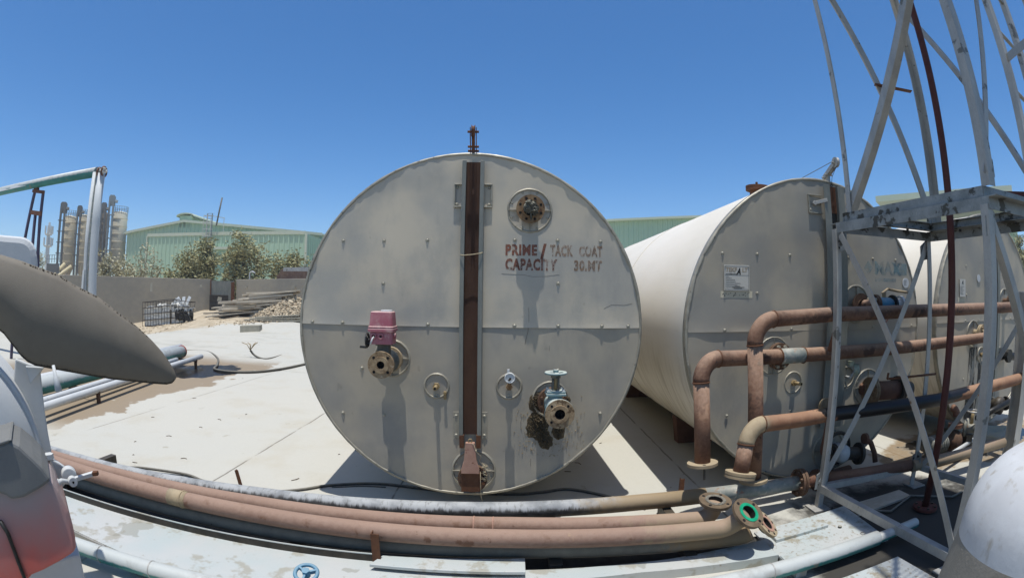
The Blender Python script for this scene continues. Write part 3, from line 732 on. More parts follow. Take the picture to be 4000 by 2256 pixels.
# ---------------------------------------------------------------- motorised valve
mv = thing('motorised_valve', 'valve with a dusty magenta motor housing bolted to the stencilled tank', 'valve', T1 @ V((-.568, -.2, -.36)))
U, Z0 = -.568, -.239
ring(T1, U, Z0, .131, t1, 8, True)
m = MB(T1); m.lathe([(.052, 0), (.052, .06)], (U, 0, Z0), OUT, 28)
m.disc((U, -.055, Z0), OUT, .092, .018, 40); m.disc((U, -.078, Z0), OUT, .092, .020, 40); m.build('tank_flange', M['flangetan'], mv, .001)
for a in (45, 135, 225, 315): MB(T1).disc((U + math.cos(R(a)) * .072, -.048, Z0 + math.sin(R(a)) * .072), OUT, .010, .065, 6).build('bolt', M['valvedark'], mv)
m = MB(T1); m.lathe([(.058, .098), (.072, .15), (.085, .155), (.085, .185), (.066, .20), (.056, .26), (.056, .34), (.05, .378)], (U, 0, Z0), OUT, 32); m.build('valve_body', M['valvedark'], mv)
m = MB(T1); pts = flange_mb(m, (U, -.372, Z0), OUT, .091, .022, .026, 4, .068, raised=.006, x=(1, 0, 0)); o = m.build('outlet_flange', M['flangeface'], mv, .001)
m = MB(T1)
for p in pts: m.disc(p + V((0, -.0004, 0)), OUT, .0095, .001, 14)
m.lathe([(.0005, .0), (.0258, .0)], (U, -.36, Z0), OUT, 24); m.lathe([(.0255, 0), (.0255, .038)], (U, -.36, Z0), OUT, 24); m.build('bore', M['hole'], o)
m = MB(T1); m.box((U - .045, -.30, Z0 + .05), (U + .035, -.215, Z0 + .125)); m.box((U - .055, -.315, Z0 + .122), (U + .05, -.2, Z0 + .135)); m.build('mounting_yoke', M['valvedark'], mv, .003)
def rbox(T, x0, x1, y0, y1, z0, z1, r, tx=0.0, n=6):
    """rounded-plan housing, tapering by tx towards the top"""
    m = MB(T); vs = []; fs = []; N = 4 * (n + 1)
    for z, k in ((z0, 0), (z1 - .006, 1), (z1, 1)):
        q = tx * k; e = .006 if z == z1 else 0
        for cx, cy, a0 in ((x1 - r - q - e, y1 - r - q - e, 0), (x0 + r + q + e, y1 - r - q - e, 90), (x0 + r + q + e, y0 + r + q + e, 180), (x1 - r - q - e, y0 + r + q + e, 270)):
            for i in range(n + 1):
                a = R(a0 + 90 * i / n); vs.append((cx + math.cos(a) * r, cy + math.sin(a) * r, z))
    for l in range(2):
        for k in range(N): j = (k + 1) % N; fs.append((l * N + k, l * N + j, (l + 1) * N + j, (l + 1) * N + k))
    fs += [tuple(range(N))[::-1], tuple(range(2 * N, 3 * N))]
    return m.add(vs, fs, False)
cx = U - .012; zb = Z0 + .133
TA = (T1 @ Matrix.Translation((cx, -.275, zb)) @ Matrix.Diagonal((.87, .9, .86, 1)) @ Matrix.Translation((-cx, .275, -zb)))
rbox(TA, cx - .085, cx + .095, -.36, -.19, zb, zb + .10, .018).build('gear_housing', M['actuator'], mv, .003)
rbox(TA, cx - .100, cx + .105, -.375, -.175, zb + .098, zb + .125, .02).build('flange_band', M['actuator'], mv, .003)
rbox(TA, cx - .098, cx + .103, -.373, -.177, zb + .128, zb + .142, .02).build('flange_band', M['actuator'], mv, .003)
rbox(TA, cx - .092, cx + .098, -.366, -.184, zb + .142, zb + .255, .03, .008).build('motor_cover', M['actuator'], mv, .004)
MB(TA).lathe([(.0005, .012), (.040, .012), (.046, .010), (.048, 0)], (cx + .032, -.275, zb + .255), (0, 0, 1), 28, smooth=False).build('position_window', M['white'], mv)
for du in (-.052, .005):
    o = MB(TA).torus((cx + du, -.364, zb + .062), OUT, .018, .0055, 24, 8).lathe([(.0005, .0), (.018, .0)], (cx + du, -.362, zb + .062), OUT, 20).build('cable_gland', M['actuator'], mv)
    MB(TA).disc((cx + du, -.3635, zb + .062), OUT, .0155 if du < 0 else .008, .002, 18).build('gland_hole', M['hole'], o)
MB(TA).tube([(cx - .050, -.362, zb + .060), (cx - .055, -.39, zb + .045), (cx - .068, -.40, zb + .005)], .0065, 10).build('cable_stub', M['white'], mv)
MB(TA).disc((cx + .092, -.30, zb + .065), (1, 0, 0), .022, .02, 20).build('side_gland', M['actuator'], mv)
hw = (cx - .118, -.30, zb + .025)
m = MB(TA); m.torus(hw, (1, 0, 0), .052, .009, 36, 8, jit=.08)
for a in (0, 120, 240): m.rect(hw, V(hw) + V((0, math.cos(R(a + 20)), math.sin(R(a + 20)))) * .05, .010, .012, (1, 0, 0))
m.disc(V(hw) - V((.012, 0, 0)), (1, 0, 0), .016, .05, 14)
m.tube([V(hw) + V((0, 0, -.052)), V(hw) + V((-.012, 0, -.056)), V(hw) + V((-.06, 0, -.054))], .0095, 12).build('handwheel', M['blackp'], mv)

# ---------------------------------------------------------------- gate valve
gv = thing('gate_valve', 'pale blue gate valve with round handwheel on the right of the stencilled tank', 'valve', T1 @ V((.610, -.25, -.66)))
U, Z0 = .610, -.533
ring(T1, U, Z0, .131, t1, 8, False)
m = MB(T1); m.lathe([(.055, 0), (.055, .06)], (U, 0, Z0), OUT, 28); m.disc((U, -.06, Z0), OUT, .105, .02, 40); m.disc((U, -.085, Z0), OUT, .105, .02, 40); m.build('tank_flange', M['flangedark'], gv, .001)
for a in range(8): MB(T1).disc((U + math.cos(R(a * 45 + 22)) * .083, -.05, Z0 + math.sin(R(a * 45 + 22)) * .083), OUT, .010, .075, 6).build('bolt', M['flangedark'], gv)
m = MB(T1); m.lathe([(.06, .105), (.056, .16), (.07, .20), (.07, .30), (.056, .34), (.052, .46)], (U, 0, Z0), OUT, 28); m.lathe([(.052, 0), (.050, .085)], (U, -.25, Z0 + .01), (0, 0, 1), 20); m.build('valve_body', M['paleblue'], gv)
m = MB(T1); m.box((U - .068, -.315, Z0 + .085), (U + .068, -.195, Z0 + .100)); m.box((U - .064, -.310, Z0 + .103), (U + .064, -.20, Z0 + .117))
m.build('bonnet', M['paleblue'], gv, .003)
for a in (-1, 1):
    for b in (-1, 1): MB(T1).disc((U + a * .05, -.255 + b * .042, Z0 + .115), (0, 0, 1), .011, .014, 6).build('bonnet_bolt', M['white'], gv)
m = MB(T1)
for a in (-1, 1): m.rect((U + a * .022, -.255, Z0 + .117), (U + a * .018, -.255, Z0 + .215), .014, .022)
m.lathe([(.034, .0), (.034, .02)], (U, -.255, Z0 + .205), (0, 0, 1), 20, smooth=False); m.disc((U, -.255, Z0 + .205), (0, 0, 1), .030, .02, 20)
m.build('yoke', M['valvedark'], gv, .002)
MB(T1).tube([(U, -.255, Z0 + .11), (U, -.255, Z0 + .25)], .011, 12).build('stem', M['brass'], gv)
c = V((U, -.255, Z0 + .238)); m = MB(T1); m.lathe([(.052, -.006), (.074, -.008), (.080, 0), (.074, .008), (.052, .006)], c, (0, 0, 1), 44, close=True)
for a in (40, 160, 280): m.rect(c + V((math.cos(R(a)), math.sin(R(a)), 0)) * .012, c + V((math.cos(R(a)), math.sin(R(a)), 0)) * .056, .026, .008, (0, 0, 1) if False else (-math.sin(R(a)), math.cos(R(a)), 0))
m.disc(c - V((0, 0, .012)), (0, 0, 1), .019, .034, 6); m.build('handwheel', M['paleblue'], gv)
m = MB(T1); pts = flange_mb(m, (U, -.468, Z0), OUT, .098, .020, .034, 4, .076, raised=.008, x=(1, 0, 0)); o = m.build('outlet_flange', M['flangeface'], gv, .0015)
MB(T1).lathe([(.0985, -.468), (.0995, -.476), (.0985, -.484)], (U, 0, Z0), (0, 1, 0), 40).build('blue_edge', M['paleblue'], gv)
m = MB(T1)
for p in pts[:3]: m.disc(p + V((0, -.0004, 0)), OUT, .009, .001, 14)
m.lathe([(.0005, .0), (.034, .0)], (U, -.44, Z0), OUT, 24); m.lathe([(.0338, 0), (.0338, .05)], (U, -.445, Z0), OUT, 24); m.build('bore', M['hole'], o)
rnd.seed(11); m = MB(T1); NX, NZ = 170, 190; idx = {}; vs = []; fs = []
def crust_h(u, z):
    a, b = u - U, z - Z0; f = noise.noise(V((u * 9, z * 9, 4))) * .5 + noise.noise(V((u * 26, z * 26, 7))) * .32
    q = max(math.exp(-((a + .085) ** 2 / .0105 + (b + .205) ** 2 / .016)), math.exp(-((a + .105) ** 2 / .0042 + (b + .02) ** 2 / .0075)), .95 * math.exp(-((a - .055) ** 2 / .0028 + (b + .235) ** 2 / .006)), 1.0 * math.exp(-((a - .115) ** 2 / .0016 + (b - .0) ** 2 / .0016)), .8 * math.exp(-((a + .03) ** 2 / .006 + (b + .33) ** 2 / .008)))
    k_ = q + f * .55 - .42
    return k_
for i in range(NX):
    for k in range(NZ):
        u, z = U - .29 + .48 * i / NX, Z0 - .50 + .62 * k / NZ; h = crust_h(u, z)
        if h > 0: idx[(i, k)] = len(vs); vs.append((u, -.006 - min(.022, h * .05) * (.35 + .9 * abs(noise.noise(V((u * 95, z * 95, 1))) ) * 1.6), z))
for (i, k) in idx:
    q = [(i, k), (i + 1, k), (i + 1, k + 1), (i, k + 1)]
    if all(c in idx for c in q): fs.append(tuple(idx[c] for c in q))
m.add(vs, fs, False)
tag(m.build('bitumen_crust', M['crust']), 'dark brown crust of leaked bitumen around the blue gate valve', 'bitumen crust')
m = MB(T1)
for k in range(700):
    a = rnd.gauss(.0, .12); b = rnd.gauss(-.22, .13)
    if abs(a) < .27 and -.45 < b < .05: m.blob((U + a, -.0075, Z0 + b), .0032 * (.5 + rnd.random()), .4, 4, 3)
tag(m.build('bitumen_spatter', M['brass']), 'fine brown spatter sprayed on the tank face below the blue gate valve', 'spatter', kind='stuff')

# ---------------------------------------------------------------- second tank
t2 = tank_body(T2, 'storage tank with the square maker plate and a rusty blind flange on top', 8.0, 7.0, (2.3, 4.7))
for u, z in ((-.982, .615), (-.661, .620), (-.337, .624), (.322, .628), (.64, .63), (.96, .63), (-.664, .307), (-.9, -.67), (-.6, -.67), (-.28, -.67), (.6, -.69), (.25, -.69), (.64, .016), (.96, .016), (-.32, .016), (-.64, .016), (-.96, .016), (.32, .016), (1.2, .016)):
    screw(T2, u, z, t2, -.008)
gauge_rails(T2, t2, .150, 1.235, -.85, .045, .075, .06)
MB(T2).box((.110, -.032, 1.0), (.190, -.020, 1.235)).build('gauge_slider', M['rust'], t2, .002)
MB(T2).torus((.150, -.026, 1.25), OUT, .012, .003, 16, 6).tube([(.150, -.026, 1.25), (.150, -.05, 1.32), (.150, -.13, 1.40)], .0025, 6).build('hook_line', M['darksteel'], t2)
pulley(T2, t2, .150, M['galv'])
MB(T2).tube([(.150, -.08, 1.455), (.12, .5, 1.40), (.05, 1.5, 1.30)], .003, 6).build('pull_cable', M['cable'], t2)
m = MB(T2)
m.box((-.125, -.028, 1.14), (.025, -.008, 1.15)); m.box((-.125, -.028, .985), (.025, -.008, .995)); m.box((-.125, -.026, .995), (-.115, -.008, 1.14))
o = m.build('access_frame', M['rim'], t2, .002)
for z in (1.02, 1.115): screw(T2, -.10, z, o, -.008)
MB(T2).rect((-.06, -.02, 1.075), (.06, -.06, 1.105), .03, .03).disc((-.06, -.01, 1.075), OUT, .02, .03, 8).build('hinge_arm', M['galv'], t2, .002)
# maker's plate
m = MB(T2).box((-.975, -.020, .322), (-.743, -.015, .524)); pl = m.build('nameplate', M['sign'], t2, .001)
def plate_ink(T, pl, u0, z1, w_, full=True):
    y = -.0203
    bx = MB(T)
    bx.box((u0 + .008, y - .0006, z1 - .080), (u0 + w_ - .008, y, z1 - .0785))
    for a, b in ((u0 + .007, u0 + .009), (u0 + w_ - .009, u0 + w_ - .007)): bx.box((a, y - .0006, z1 - .19), (b, y, z1 - .010))
    bx.box((u0 + .009, y - .0006, z1 - .011), (u0 + w_ - .009, y, z1 - .0095)); bx.box((u0 + .009, y - .0006, z1 - .191), (u0 + w_ - .009, y, z1 - .1895))
    bx.build('plate_border', M['ink'], pl)
    bx = MB(T)
    for i, l in enumerate((.025, .05, .08, .085, .13, .10, .075)):
        x = u0 + .018
        while x < u0 + .018 + l:
            q = .004 + .010 * rnd.random(); bx.box((x, y - .0006, z1 - .092 - .0135 * i), (min(x + q, u0 + .018 + l), y, z1 - .0885 - .0135 * i)); x += q + .002
    for i, (a, l) in enumerate(((.095, .05), (.075, .11), (.085, .08))): bx.box((u0 + a, y - .0006, z1 - .182 - .003 + .0 - .0 + .008 * (2 - i) - .0), (u0 + a + l, y, z1 - .180 + .008 * (2 - i)))
    bx.build('small_print', M['inkgrey'], pl)
    put_text('TEKF', .048, M['inkbeige'], face_m(T, u0 + .014, z1 - .054, y), pl, 'plate_lettering', sx=.93, bold=.0022, shear=.12)
    put_text('LT', .048, M['inkbeige'], face_m(T, u0 + .163, z1 - .054, y), pl, 'plate_lettering', sx=.93, bold=.0022, shear=.12)
    put_text('A', .072, M['ink'], face_m(T, u0 + .114, z1 - .074, y - .0008), pl, 'plate_lettering', sx=.72, bold=.0025, shear=.3)
    put_text('www.tekfalt.com.tr', .0125, M['ink'], face_m(T, u0 + .016, z1 - .0745, y), pl, 'plate_lettering', bold=.0003)
plate_ink(T2, pl, -.975, .524, .232)
for u in (-.965, -.753):
    for z in (.332, .514): MB(T2).disc((u, -.0205, z), OUT, .005, .004, 8).build('rivet', M['screw'], pl)
m = MB(T2).box((-1.0, -.0084, .266), (-.712, -.0070, .319)); ps = m.build('paper_strip', M['paper'], t2)
for k in range(26):
    x = -.985 + .255 * rnd.random(); z = .275 + .034 * rnd.random(); MB(T2).box((x, -.0088, z), (x + .003 + .006 * rnd.random(), -.0083, z + .003 + .010 * rnd.random())).build('worn_mark', M['inkgrey'], ps)
# faded blue lettering and round sticker
put_text('MAX', .165, M['stencilblue'], face_m(T2, .655, .49, -.0082), t2, 'faded_lettering', sx=1.05, bold=.006, depth=.0004)
m = MB(T2).box((.93, -.0083, .49), (1.125, -.0078, .60)); m.box((.66, -.0083, .425), (.96, -.0078, .455)); m.prism([(.575, -.0078, .61), (.635, -.0078, .545), (.575, -.0078, .48), (.515, -.0078, .545)], (0, -.0005, 0)); m.build('faded_paint_patch', M['stencilblue'], t2)
o = MB(T2).disc((1.098, -.012, .418), OUT, .048, .004, 28).build('round_sticker', M['white'], t2)
m = MB(T2)
for k in range(5): m.box((1.07, -.0165, .395 + k * .011), (1.07 + .03 + .02 * rnd.random(), -.0160, .3985 + k * .011))
m.build('sticker_print', M['inkgrey'], o)
MB(T2).lathe([(.044, 0), (.052, 0)], (.80, -.0076, .10), OUT, 26).build('red_scrawl', M['redpen'], t2)
# nozzles
ring(T2, -.49, -.20, .150, t2); ring(T2, -.276, -.433, .088, t2, 2, False); ring(T2, .33, -.42, .088, t2, 2, False); ring(T2, .41, .22, .160, t2); ring(T2, .61, -.53, .16, t2); ring(T2, .20, -1.07, .17, t2, 8, True)
m = MB(T2).tube([(-.276, 0, -.433), (-.270, -.13, -.428)], .014, 16); m.disc((-.276, -.012, -.433), OUT, .026, .03, 6); o = m.build('thermowell', M['brass'], t2); MB(T2).disc((-.270, -.1292, -.428), OUT, .009, .0015, 14).build('bore', M['hole'], o)
MB(T2).tube([(.33, 0, -.42), (.33, -.07, -.42), (.34, -.11, -.36)], .013, 12).build('thermometer_stem', M['white'], t2)
m = MB(T2); ax = V((.75, -.65, .1)).normalized(); m.disc((.335, -.11, -.345), ax, .058, .03, 28, .05); m.lathe([(.050, .03), (.046, .042), (.0005, .05)], (.335, -.11, -.345), ax, 28); m.disc((.30, -.10, -.31), (0, 0, 1), .03, .04, 10)
m.build('dial_gauge', mat('pale green gauge glass', (.38, .46, .41), (.46, .54, .49), 6, .25), t2)
# low small flange with elbow
m = MB(T2); m.lathe([(.03, 0), (.03, .05)], (.068, 0, -.651), OUT, 20); m.disc((.068, -.05, -.651), OUT, .075, .016, 32); m.disc((.068, -.068, -.651), OUT, .075, .016, 32); m.build('nozzle', M['flangetan'], t2, .001)
MB(T2).tube(elbow((.068, -.08, -.651), (.068, -.15, -.651), (.12, -.18, -.72), .03), .028, 14).build('nozzle_elbow', M['flangetan'], t2)
# nozzle that feeds the middle rusty pipe
m = MB(T2); m.lathe([(.05, 0), (.05, .2)], (-.49, 0, -.195), OUT, 24); m.disc((-.49, -.075, -.195), OUT, .108, .02, 40); m.disc((-.49, -.1, -.195), OUT, .108, .02, 40); o = m.build('nozzle', M['flangedark'], t2, .001)
for a in range(8): MB(T2).disc((-.49 + math.cos(R(a * 45 + 22)) * .085, -.118, -.195 + math.sin(R(a * 45 + 22)) * .085), OUT, .013, .028, 6).build('bolt', M['screw'], o)
# ball valve with lever on the upper right nozzle, pipe going on to the right
bv = thing('ball_valve', 'blue ball valve with a straight lever on the plated tank, above the top rusty pipe', 'valve', T2 @ V((.55, -.2, .1)))
MB(T2).lathe([(.045, 0), (.045, .1)], (.41, 0, .215), OUT, 20).disc((.41, -.07, .215), OUT, .10, .02, 36).build('tank_flange', M['flangedark'], bv, .001)
ax = V((1, -.05, 0)).normalized(); c0 = V((.38, -.20, .215))
MB(T2).tube(elbow((.41, -.09, .215), (.40, -.20, .215), (.60, -.21, .215), .06), .042, 16).build('elbow', M['rustpipe'], bv)
m = MB(T2); m.disc((.46, -.20, .215), ax, .088, .018, 36); m.disc((.482, -.20, .215), ax, .088, .018, 36); m.build('inlet_flange', M['flangedark'], bv, .001)
for a in range(4): MB(T2).disc((.425, -.20 + math.cos(R(a * 90 + 45)) * .066, .215 + math.sin(R(a * 90 + 45)) * .066), ax, .0125, .035, 6).build('bolt', M['screw'], bv)
MB(T2).lathe([(.05, .50), (.062, .53), (.066, .60), (.062, .67), (.05, .70)], (0, -.20, .215), (1, 0, 0), 28).build('valve_body', M['blue'], bv)
m = MB(T2); m.disc((.70, -.20, .215), ax, .086, .022, 36); m.build('middle_flange', M['blackp'], bv, .001); m = MB(T2); m.lathe([(.055, .72), (.055, .80)], (0, -.2, .215), (1, 0, 0), 20); m.disc((.80, -.20, .215), ax, .080, .030, 36); m.build('outlet_flange', M['white'], bv, .001)
MB(T2).disc((.60, -.20, .27), (0, 0, 1), .02, .05, 12).prism([(.58, -.22, .315), (.66, -.22, .355), (.66, -.18, .355), (.58, -.18, .315)], (0, 0, .006)).tube([(.655, -.20, .352), (.78, -.20, .335), (.93, -.205, .325)], .012, 10).build('lever', M['flangetan'], bv)
# big brown flanged pipe on the right nozzle
sp_ = thing('flanged_branch_pipe', 'thick brown flanged branch pipe on the right side of the plated tank', 'pipe', T2 @ V((.7, -.2, -.65)))
m = MB(T2); m.lathe([(.06, 0), (.06, .08)], (.56, 0, -.545), OUT, 20); m.build('stub', M['rustdark'], sp_)
ax = V((1, -.06, -.03)).normalized(); p0 = V((.52, -.13, -.545))
m = MB(T2); m.disc(p0, ax, .125, .022, 40); m.disc(p0 + ax * .027, ax, .125, .022, 40); m.build('inlet_flange', M['flange'], sp_, .001)
MB(T2).tube([p0 + ax * .04, p0 + ax * .36], .085, 24).build('pipe', M['rustdark'], sp_)
m = MB(T2); m.disc(p0 + ax * .36, ax, .125, .022, 40); m.disc(p0 + ax * .387, ax, .125, .022, 40); m.build('outlet_flange', M['darksteel'], sp_, .001)
MB(T2).tube([p0 + ax * .40, p0 + ax * .55], .07, 20).tube([p0 + ax * .40 + V((0, -.10, .02)), p0 + ax * .47 + V((0, -.13, -.03))], .01, 8).build('end_pipe', M['darksteel'], sp_)
# drain valve cluster at the bottom
dv = thing('drain_valve', 'white bodied drain valve with black flanges under the plated tank', 'valve', T2 @ V((.3, -.25, -1.3)))
m = MB(T2); m.lathe([(.065, 0), (.065, .06), (.082, .09), (.088, .14), (.08, .20), (.045, .23), (.001, .235)], (.24, 0, -1.07), OUT, 28); m.build('valve_body', M['white'], dv)
m = MB(T2); m.torus((.24, -.09, -1.04), OUT, .14, .016, 36, 8); m.build('strap', M['darksteel'], dv)
m = MB(T2); m.lathe([(.06, 0), (.06, .18)], (.24, -.16, -1.07), (1, -.1, -.1), 20); m.disc((.42, -.18, -1.09), (1, -.1, -.1), .10, .03, 32); m.build('side_branch', M['darksteel'], dv)
m = MB(T2); ax = V((-1, -.25, 0)).normalized(); m.lathe([(.035, 0), (.035, .13)], (.17, -.18, -1.03), ax, 16); m.disc(V((.17, -.18, -1.03)) + ax * .06, ax, .075, .016, 28); m.disc(V((.17, -.18, -1.03)) + ax * .082, ax, .075, .016, 28); m.build('steam_flange', M['darksteel'], dv, .001)
q = V((.17, -.18, -1.03)) + ax * .12
MB(T2).tube(elbow(q, q + ax * .10, q + ax * .10 + V((.03, .02, .2)), .05) + [q + ax * .10 + V((.10, .06, .48))], .028, 14).build('steam_pipe', M['rustdark'], dv)
MB(T2).tube([(.52, -.16, -.98), (.60, -.16, -1.02), (.65, -.18, -1.12), (.66, -.2, -1.2)], .026, 12).disc((.50, -.16, -.97), (1, 0, 0), .05, .03, 14).build('side_pipe', M['rustdark'], dv)
# manhole lid on top
m = MB(T2); m.lathe([(.09, -.10), (.09, .05)], (-.20, .74, RT), (0, 0, 1), 32); m.disc((-.20, .74, RT + .02), (.05, -.05, 1), .130, .022, 36); m.disc((-.20, .74, RT + .045), (.05, -.05, 1), .130, .022, 36); m.disc((-.26, .66, RT + .07), (0, 0, 1), .014, .02, 6)
m.build('blind_flange', M['rust'], t2, .002)

# ---------------------------------------------------------------- third tank
t3 = tank_body(T3, 'storage tank farthest right, behind the steel tower, with tar streaks down its face', 8.0, 13.0)
for u, z in ((-.95, .64), (-.62, .64), (-.62, .31), (-.95, .016), (-.64, .016), (-.3, .016), (.3, .016), (.64, .016), (-.95, -.66), (-.6, -.66), (.33, .64), (.66, .64)):
    screw(T3, u, z, t3, -.008)
gauge_rails(T3, t3, .10, 1.235, -.95, .052, .07, .06); pulley(T3, t3, .10, M['galv'])
pl3 = MB(T3).box((-.80, -.020, .285), (-.665, -.015, .485)).build('nameplate', M['sign'], t3, .001)
plate_ink(T3, pl3, -.80 - .06, .485, .20) if False else None
put_text('A', .06, M['ink'], face_m(T3, -.75, .43, -.0206), pl3, 'plate_lettering', sx=.8, bold=.003, shear=.3)
m = MB(T3)
for k in range(7): m.box((-.79, -.0209, .40 - k * .014), (-.79 + .04 + .06 * rnd.random(), -.0203, .4035 - k * .014))
m.build('small_print', M['inkgrey'], pl3)
MB(T3).box((-.83, -.0084, .225), (-.66, -.0070, .278)).build('paper_strip', M['paper'], t3)
MB(T3).disc((-.320, -.012, .505), OUT, .045, .004, 28).build('round_sticker', M['white'], t3)
ring(T3, -.44, -.14, .150, t3); ring(T3, -.20, -.40, .085, t3, 2, False); ring(T3, .33, -.43, .085, t3, 2, False); ring(T3, .44, .24, .15, t3)
m = MB(T3); m.lathe([(.045, 0), (.045, .2)], (-.40, 0, -.135), OUT, 20); m.disc((-.40, -.10, -.135), OUT, .105, .02, 36); m.disc((-.40, -.125, -.135), OUT, .105, .02, 36); o = m.build('nozzle', M['flangetan'], t3, .001)
for a in range(6): MB(T3).disc((-.40 + math.cos(R(a * 60)) * .082, -.14, -.135 + math.sin(R(a * 60)) * .082), OUT, .013, .03, 6).build('bolt', M['flangetan'], o)
MB(T3).tube([(-.20, 0, -.40), (-.19, -.12, -.395)], .022, 14).disc((-.20, -.03, -.40), OUT, .034, .05, 6).build('thermowell', M['brass'], t3)
m = MB(T3); m.tube([(.33, 0, -.43), (.34, -.16, -.43)], .03, 12); m.disc((.33, -.05, -.43), OUT, .07, .03, 20); m.disc((.34, -.14, -.44), OUT, .085, .05, 10); m.tube([(.34, -.1, -.44), (.52, -.16, -.46)], .05, 14); m.build('tarred_valve', M['blackp'], t3)
m = MB(T3); m.lathe([(.045, 0), (.045, .12)], (.42, 0, .23), OUT, 20); m.disc((.42, -.10, .23), OUT, .09, .02, 30); m.disc((.42, -.13, .23), OUT, .09, .02, 30); m.build('nozzle', M['flangedark'], t3, .001)
# tar runs down the face
k = NT('tar run'); 
a_ = k.math('ADD', k.noise(9, 5, .7, stretch=(1.6, 1.6, .22)), 0.0)
k.fin((.05, .046, .04), .55, 0, .35); k.put(k.b.inputs['Alpha'], k.math('MULTIPLY', k.step(a_, .44, .56), .85)); M['run'] = k.m
m = MB(T3)
for u0, u1, z0, z1 in ((-.50, -.30, -1.16, -.30), (-.24, -.12, -1.2, -.50), (-.36, -.18, -1.22, -.8)):
    m.box((u0, -.0080, z0), (u1, -.0076, z1))
m.build('tar_run', M['run'], t3)
m = MB(T3); m.lathe([(.08, 0), (.08, .10), (.11, .12), (.11, .20), (.05, .22), (.001, .23)], (.2, 0, -1.05), OUT, 24); m.disc((.30, -.2, -1.03), (1, -.3, 0), .09, .03, 24); m.tube([(.3, -.2, -1.03), (.55, -.25, -1.0)], .04, 12); m.build('drain_valve', M['darksteel'], t3)

for t_, T_, sd_ in ((t1, T1, 1.0), (t2, T2, 7.0), (t3, T3, 13.0)):
    for c_ in [x for x in bpy.data.objects if x.parent == t_]: settle(c_, T_, sd_)
settle(bpy.data.objects['bitumen_spatter'], T1, 1.0); settle(bpy.data.objects['bitumen_crust'], T1, 1.0)

# ================================================================== PIPEWORK
RP = .057
def weld(mb, c, ax, r): return mb.torus(c, ax, r + .001, .006, 28, 6, jit=.06)
def holes(o, pts, ax, r=.011):
    for p in pts: MB().disc(V(p) + V(ax).normalized() * .0004, ax, r, .0012, 14).build('bolt_hole', M['hole'], o)
def end_flange(t, c, ax, m_, r=.11, h=.022, bore=.05, nb=8, gasket=None):
    ax = V(ax).normalized(); mb = MB(); pts = flange_mb(mb, V(c) - ax * h, ax, r, h, bore, nb, r * .80)
    o = mb.build('flange', m_, t, .001)
    holes(o, pts, ax)
    MB().lathe([(.0005, -.05), (bore * .99, -.05), (bore * .99, -.001)], c, ax, 26, smooth=False).build('bore', M['hole'], o)
    if gasket: MB().lathe([(bore * .98, .0), (bore * 1.42, .0), (bore * 1.42, .004), (bore * .98, .004)], c, ax, 32, smooth=False, close=True).build('gasket', gasket, o)
    return o
# top rusty pipe (behind the tower legs)
a0, a1 = V((1.772, 3.10, .312)), V((1.690, 3.13, 1.485))
pA = thing('rusty_pipe', 'highest rusty pipe running behind the tower, with a long upright leg', 'pipe', a0, 'rusty pipes in front of the tanks')
el = elbow(a0, a1, (2.45, 3.185, 1.520), .17)
MB().tube([a0] + el[:1], RP, 22).build('upright', M['rustpipe'], pA)
MB().tube(el, RP + .002, 22).build('elbow', M['rustpipe'], pA)
MB().tube([el[-1], (2.45, 3.19, 1.522), (3.6, 3.23, 1.54), (5.5, 3.30, 1.56)], RP, 22).build('run', M['rustpipe'], pA)
for c_, x_ in ((el[0], el[0] - a0), (el[-1], V((1, .1, 0)))): weld(MB(), c_, x_, RP).build('weld_seam', M['rust'], pA)
end_flange(pA, a0, a0 - a1, M['flangetan'], nb=4)
MB().tube([(2.52, 3.20, 1.46), (2.52, 3.30, 1.23)], .022, 12).build('cross_link', M['rustdark'], pA)
# middle rusty pipe (feeds the tanks)
b0, b1 = V((1.322, 3.06, .492)), V((1.278, 3.13, 1.225))
pB = thing('rusty_pipe', 'middle rusty pipe whose flanged upright hangs leftmost above the ground pipes', 'pipe', b0, 'rusty pipes in front of the tanks')
el = elbow(b0, b1, (2.13, 3.365, 1.197), .15); el2 = elbow((4.6, 3.54, 1.21), (5.40, 3.62, 1.225), (5.40, 3.80, 1.25), .10)
MB().tube([b0] + el[:1], RP, 22).build('upright', M['rustpipe'], pB)
MB().tube(el, RP + .002, 22).build('elbow', M['rustpipe'], pB)
MB().tube([el[-1], (2.13, 3.365, 1.197), (3.4, 3.45, 1.20)] + el2, RP, 22).build('run', M['rustpipe'], pB)
MB().tube([(2.13, 3.37, 1.20), (2.13, 3.48, 1.19)], .052, 16).tube([(2.04, 3.340, 1.200), (2.30, 3.377, 1.197)], RP + .004, 22).build('tee', M['bluegrey'], pB)
for c_, x_, r_ in ((el[0], el[0] - b0, RP), (el[-1], (1, .16, 0), RP), ((2.04, 3.340, 1.200), (1, .2, 0), RP + .003), ((2.30, 3.377, 1.197), (1, .08, 0), RP + .003)): weld(MB(), c_, x_, r_).build('weld_seam', M['rust'], pB)
end_flange(pB, b0, b0 - b1, M['flangetan'], nb=4)
ax = (b0 - b1).normalized()
MB().disc(b0 + V((-.02, -.085, .0)) - ax * .03, ax, .013, .012, 6).disc(b0 + V((-.02, -.085, 0)), ax, .009, .075, 8).build('hanging_bolt', M['darksteel'], pB)
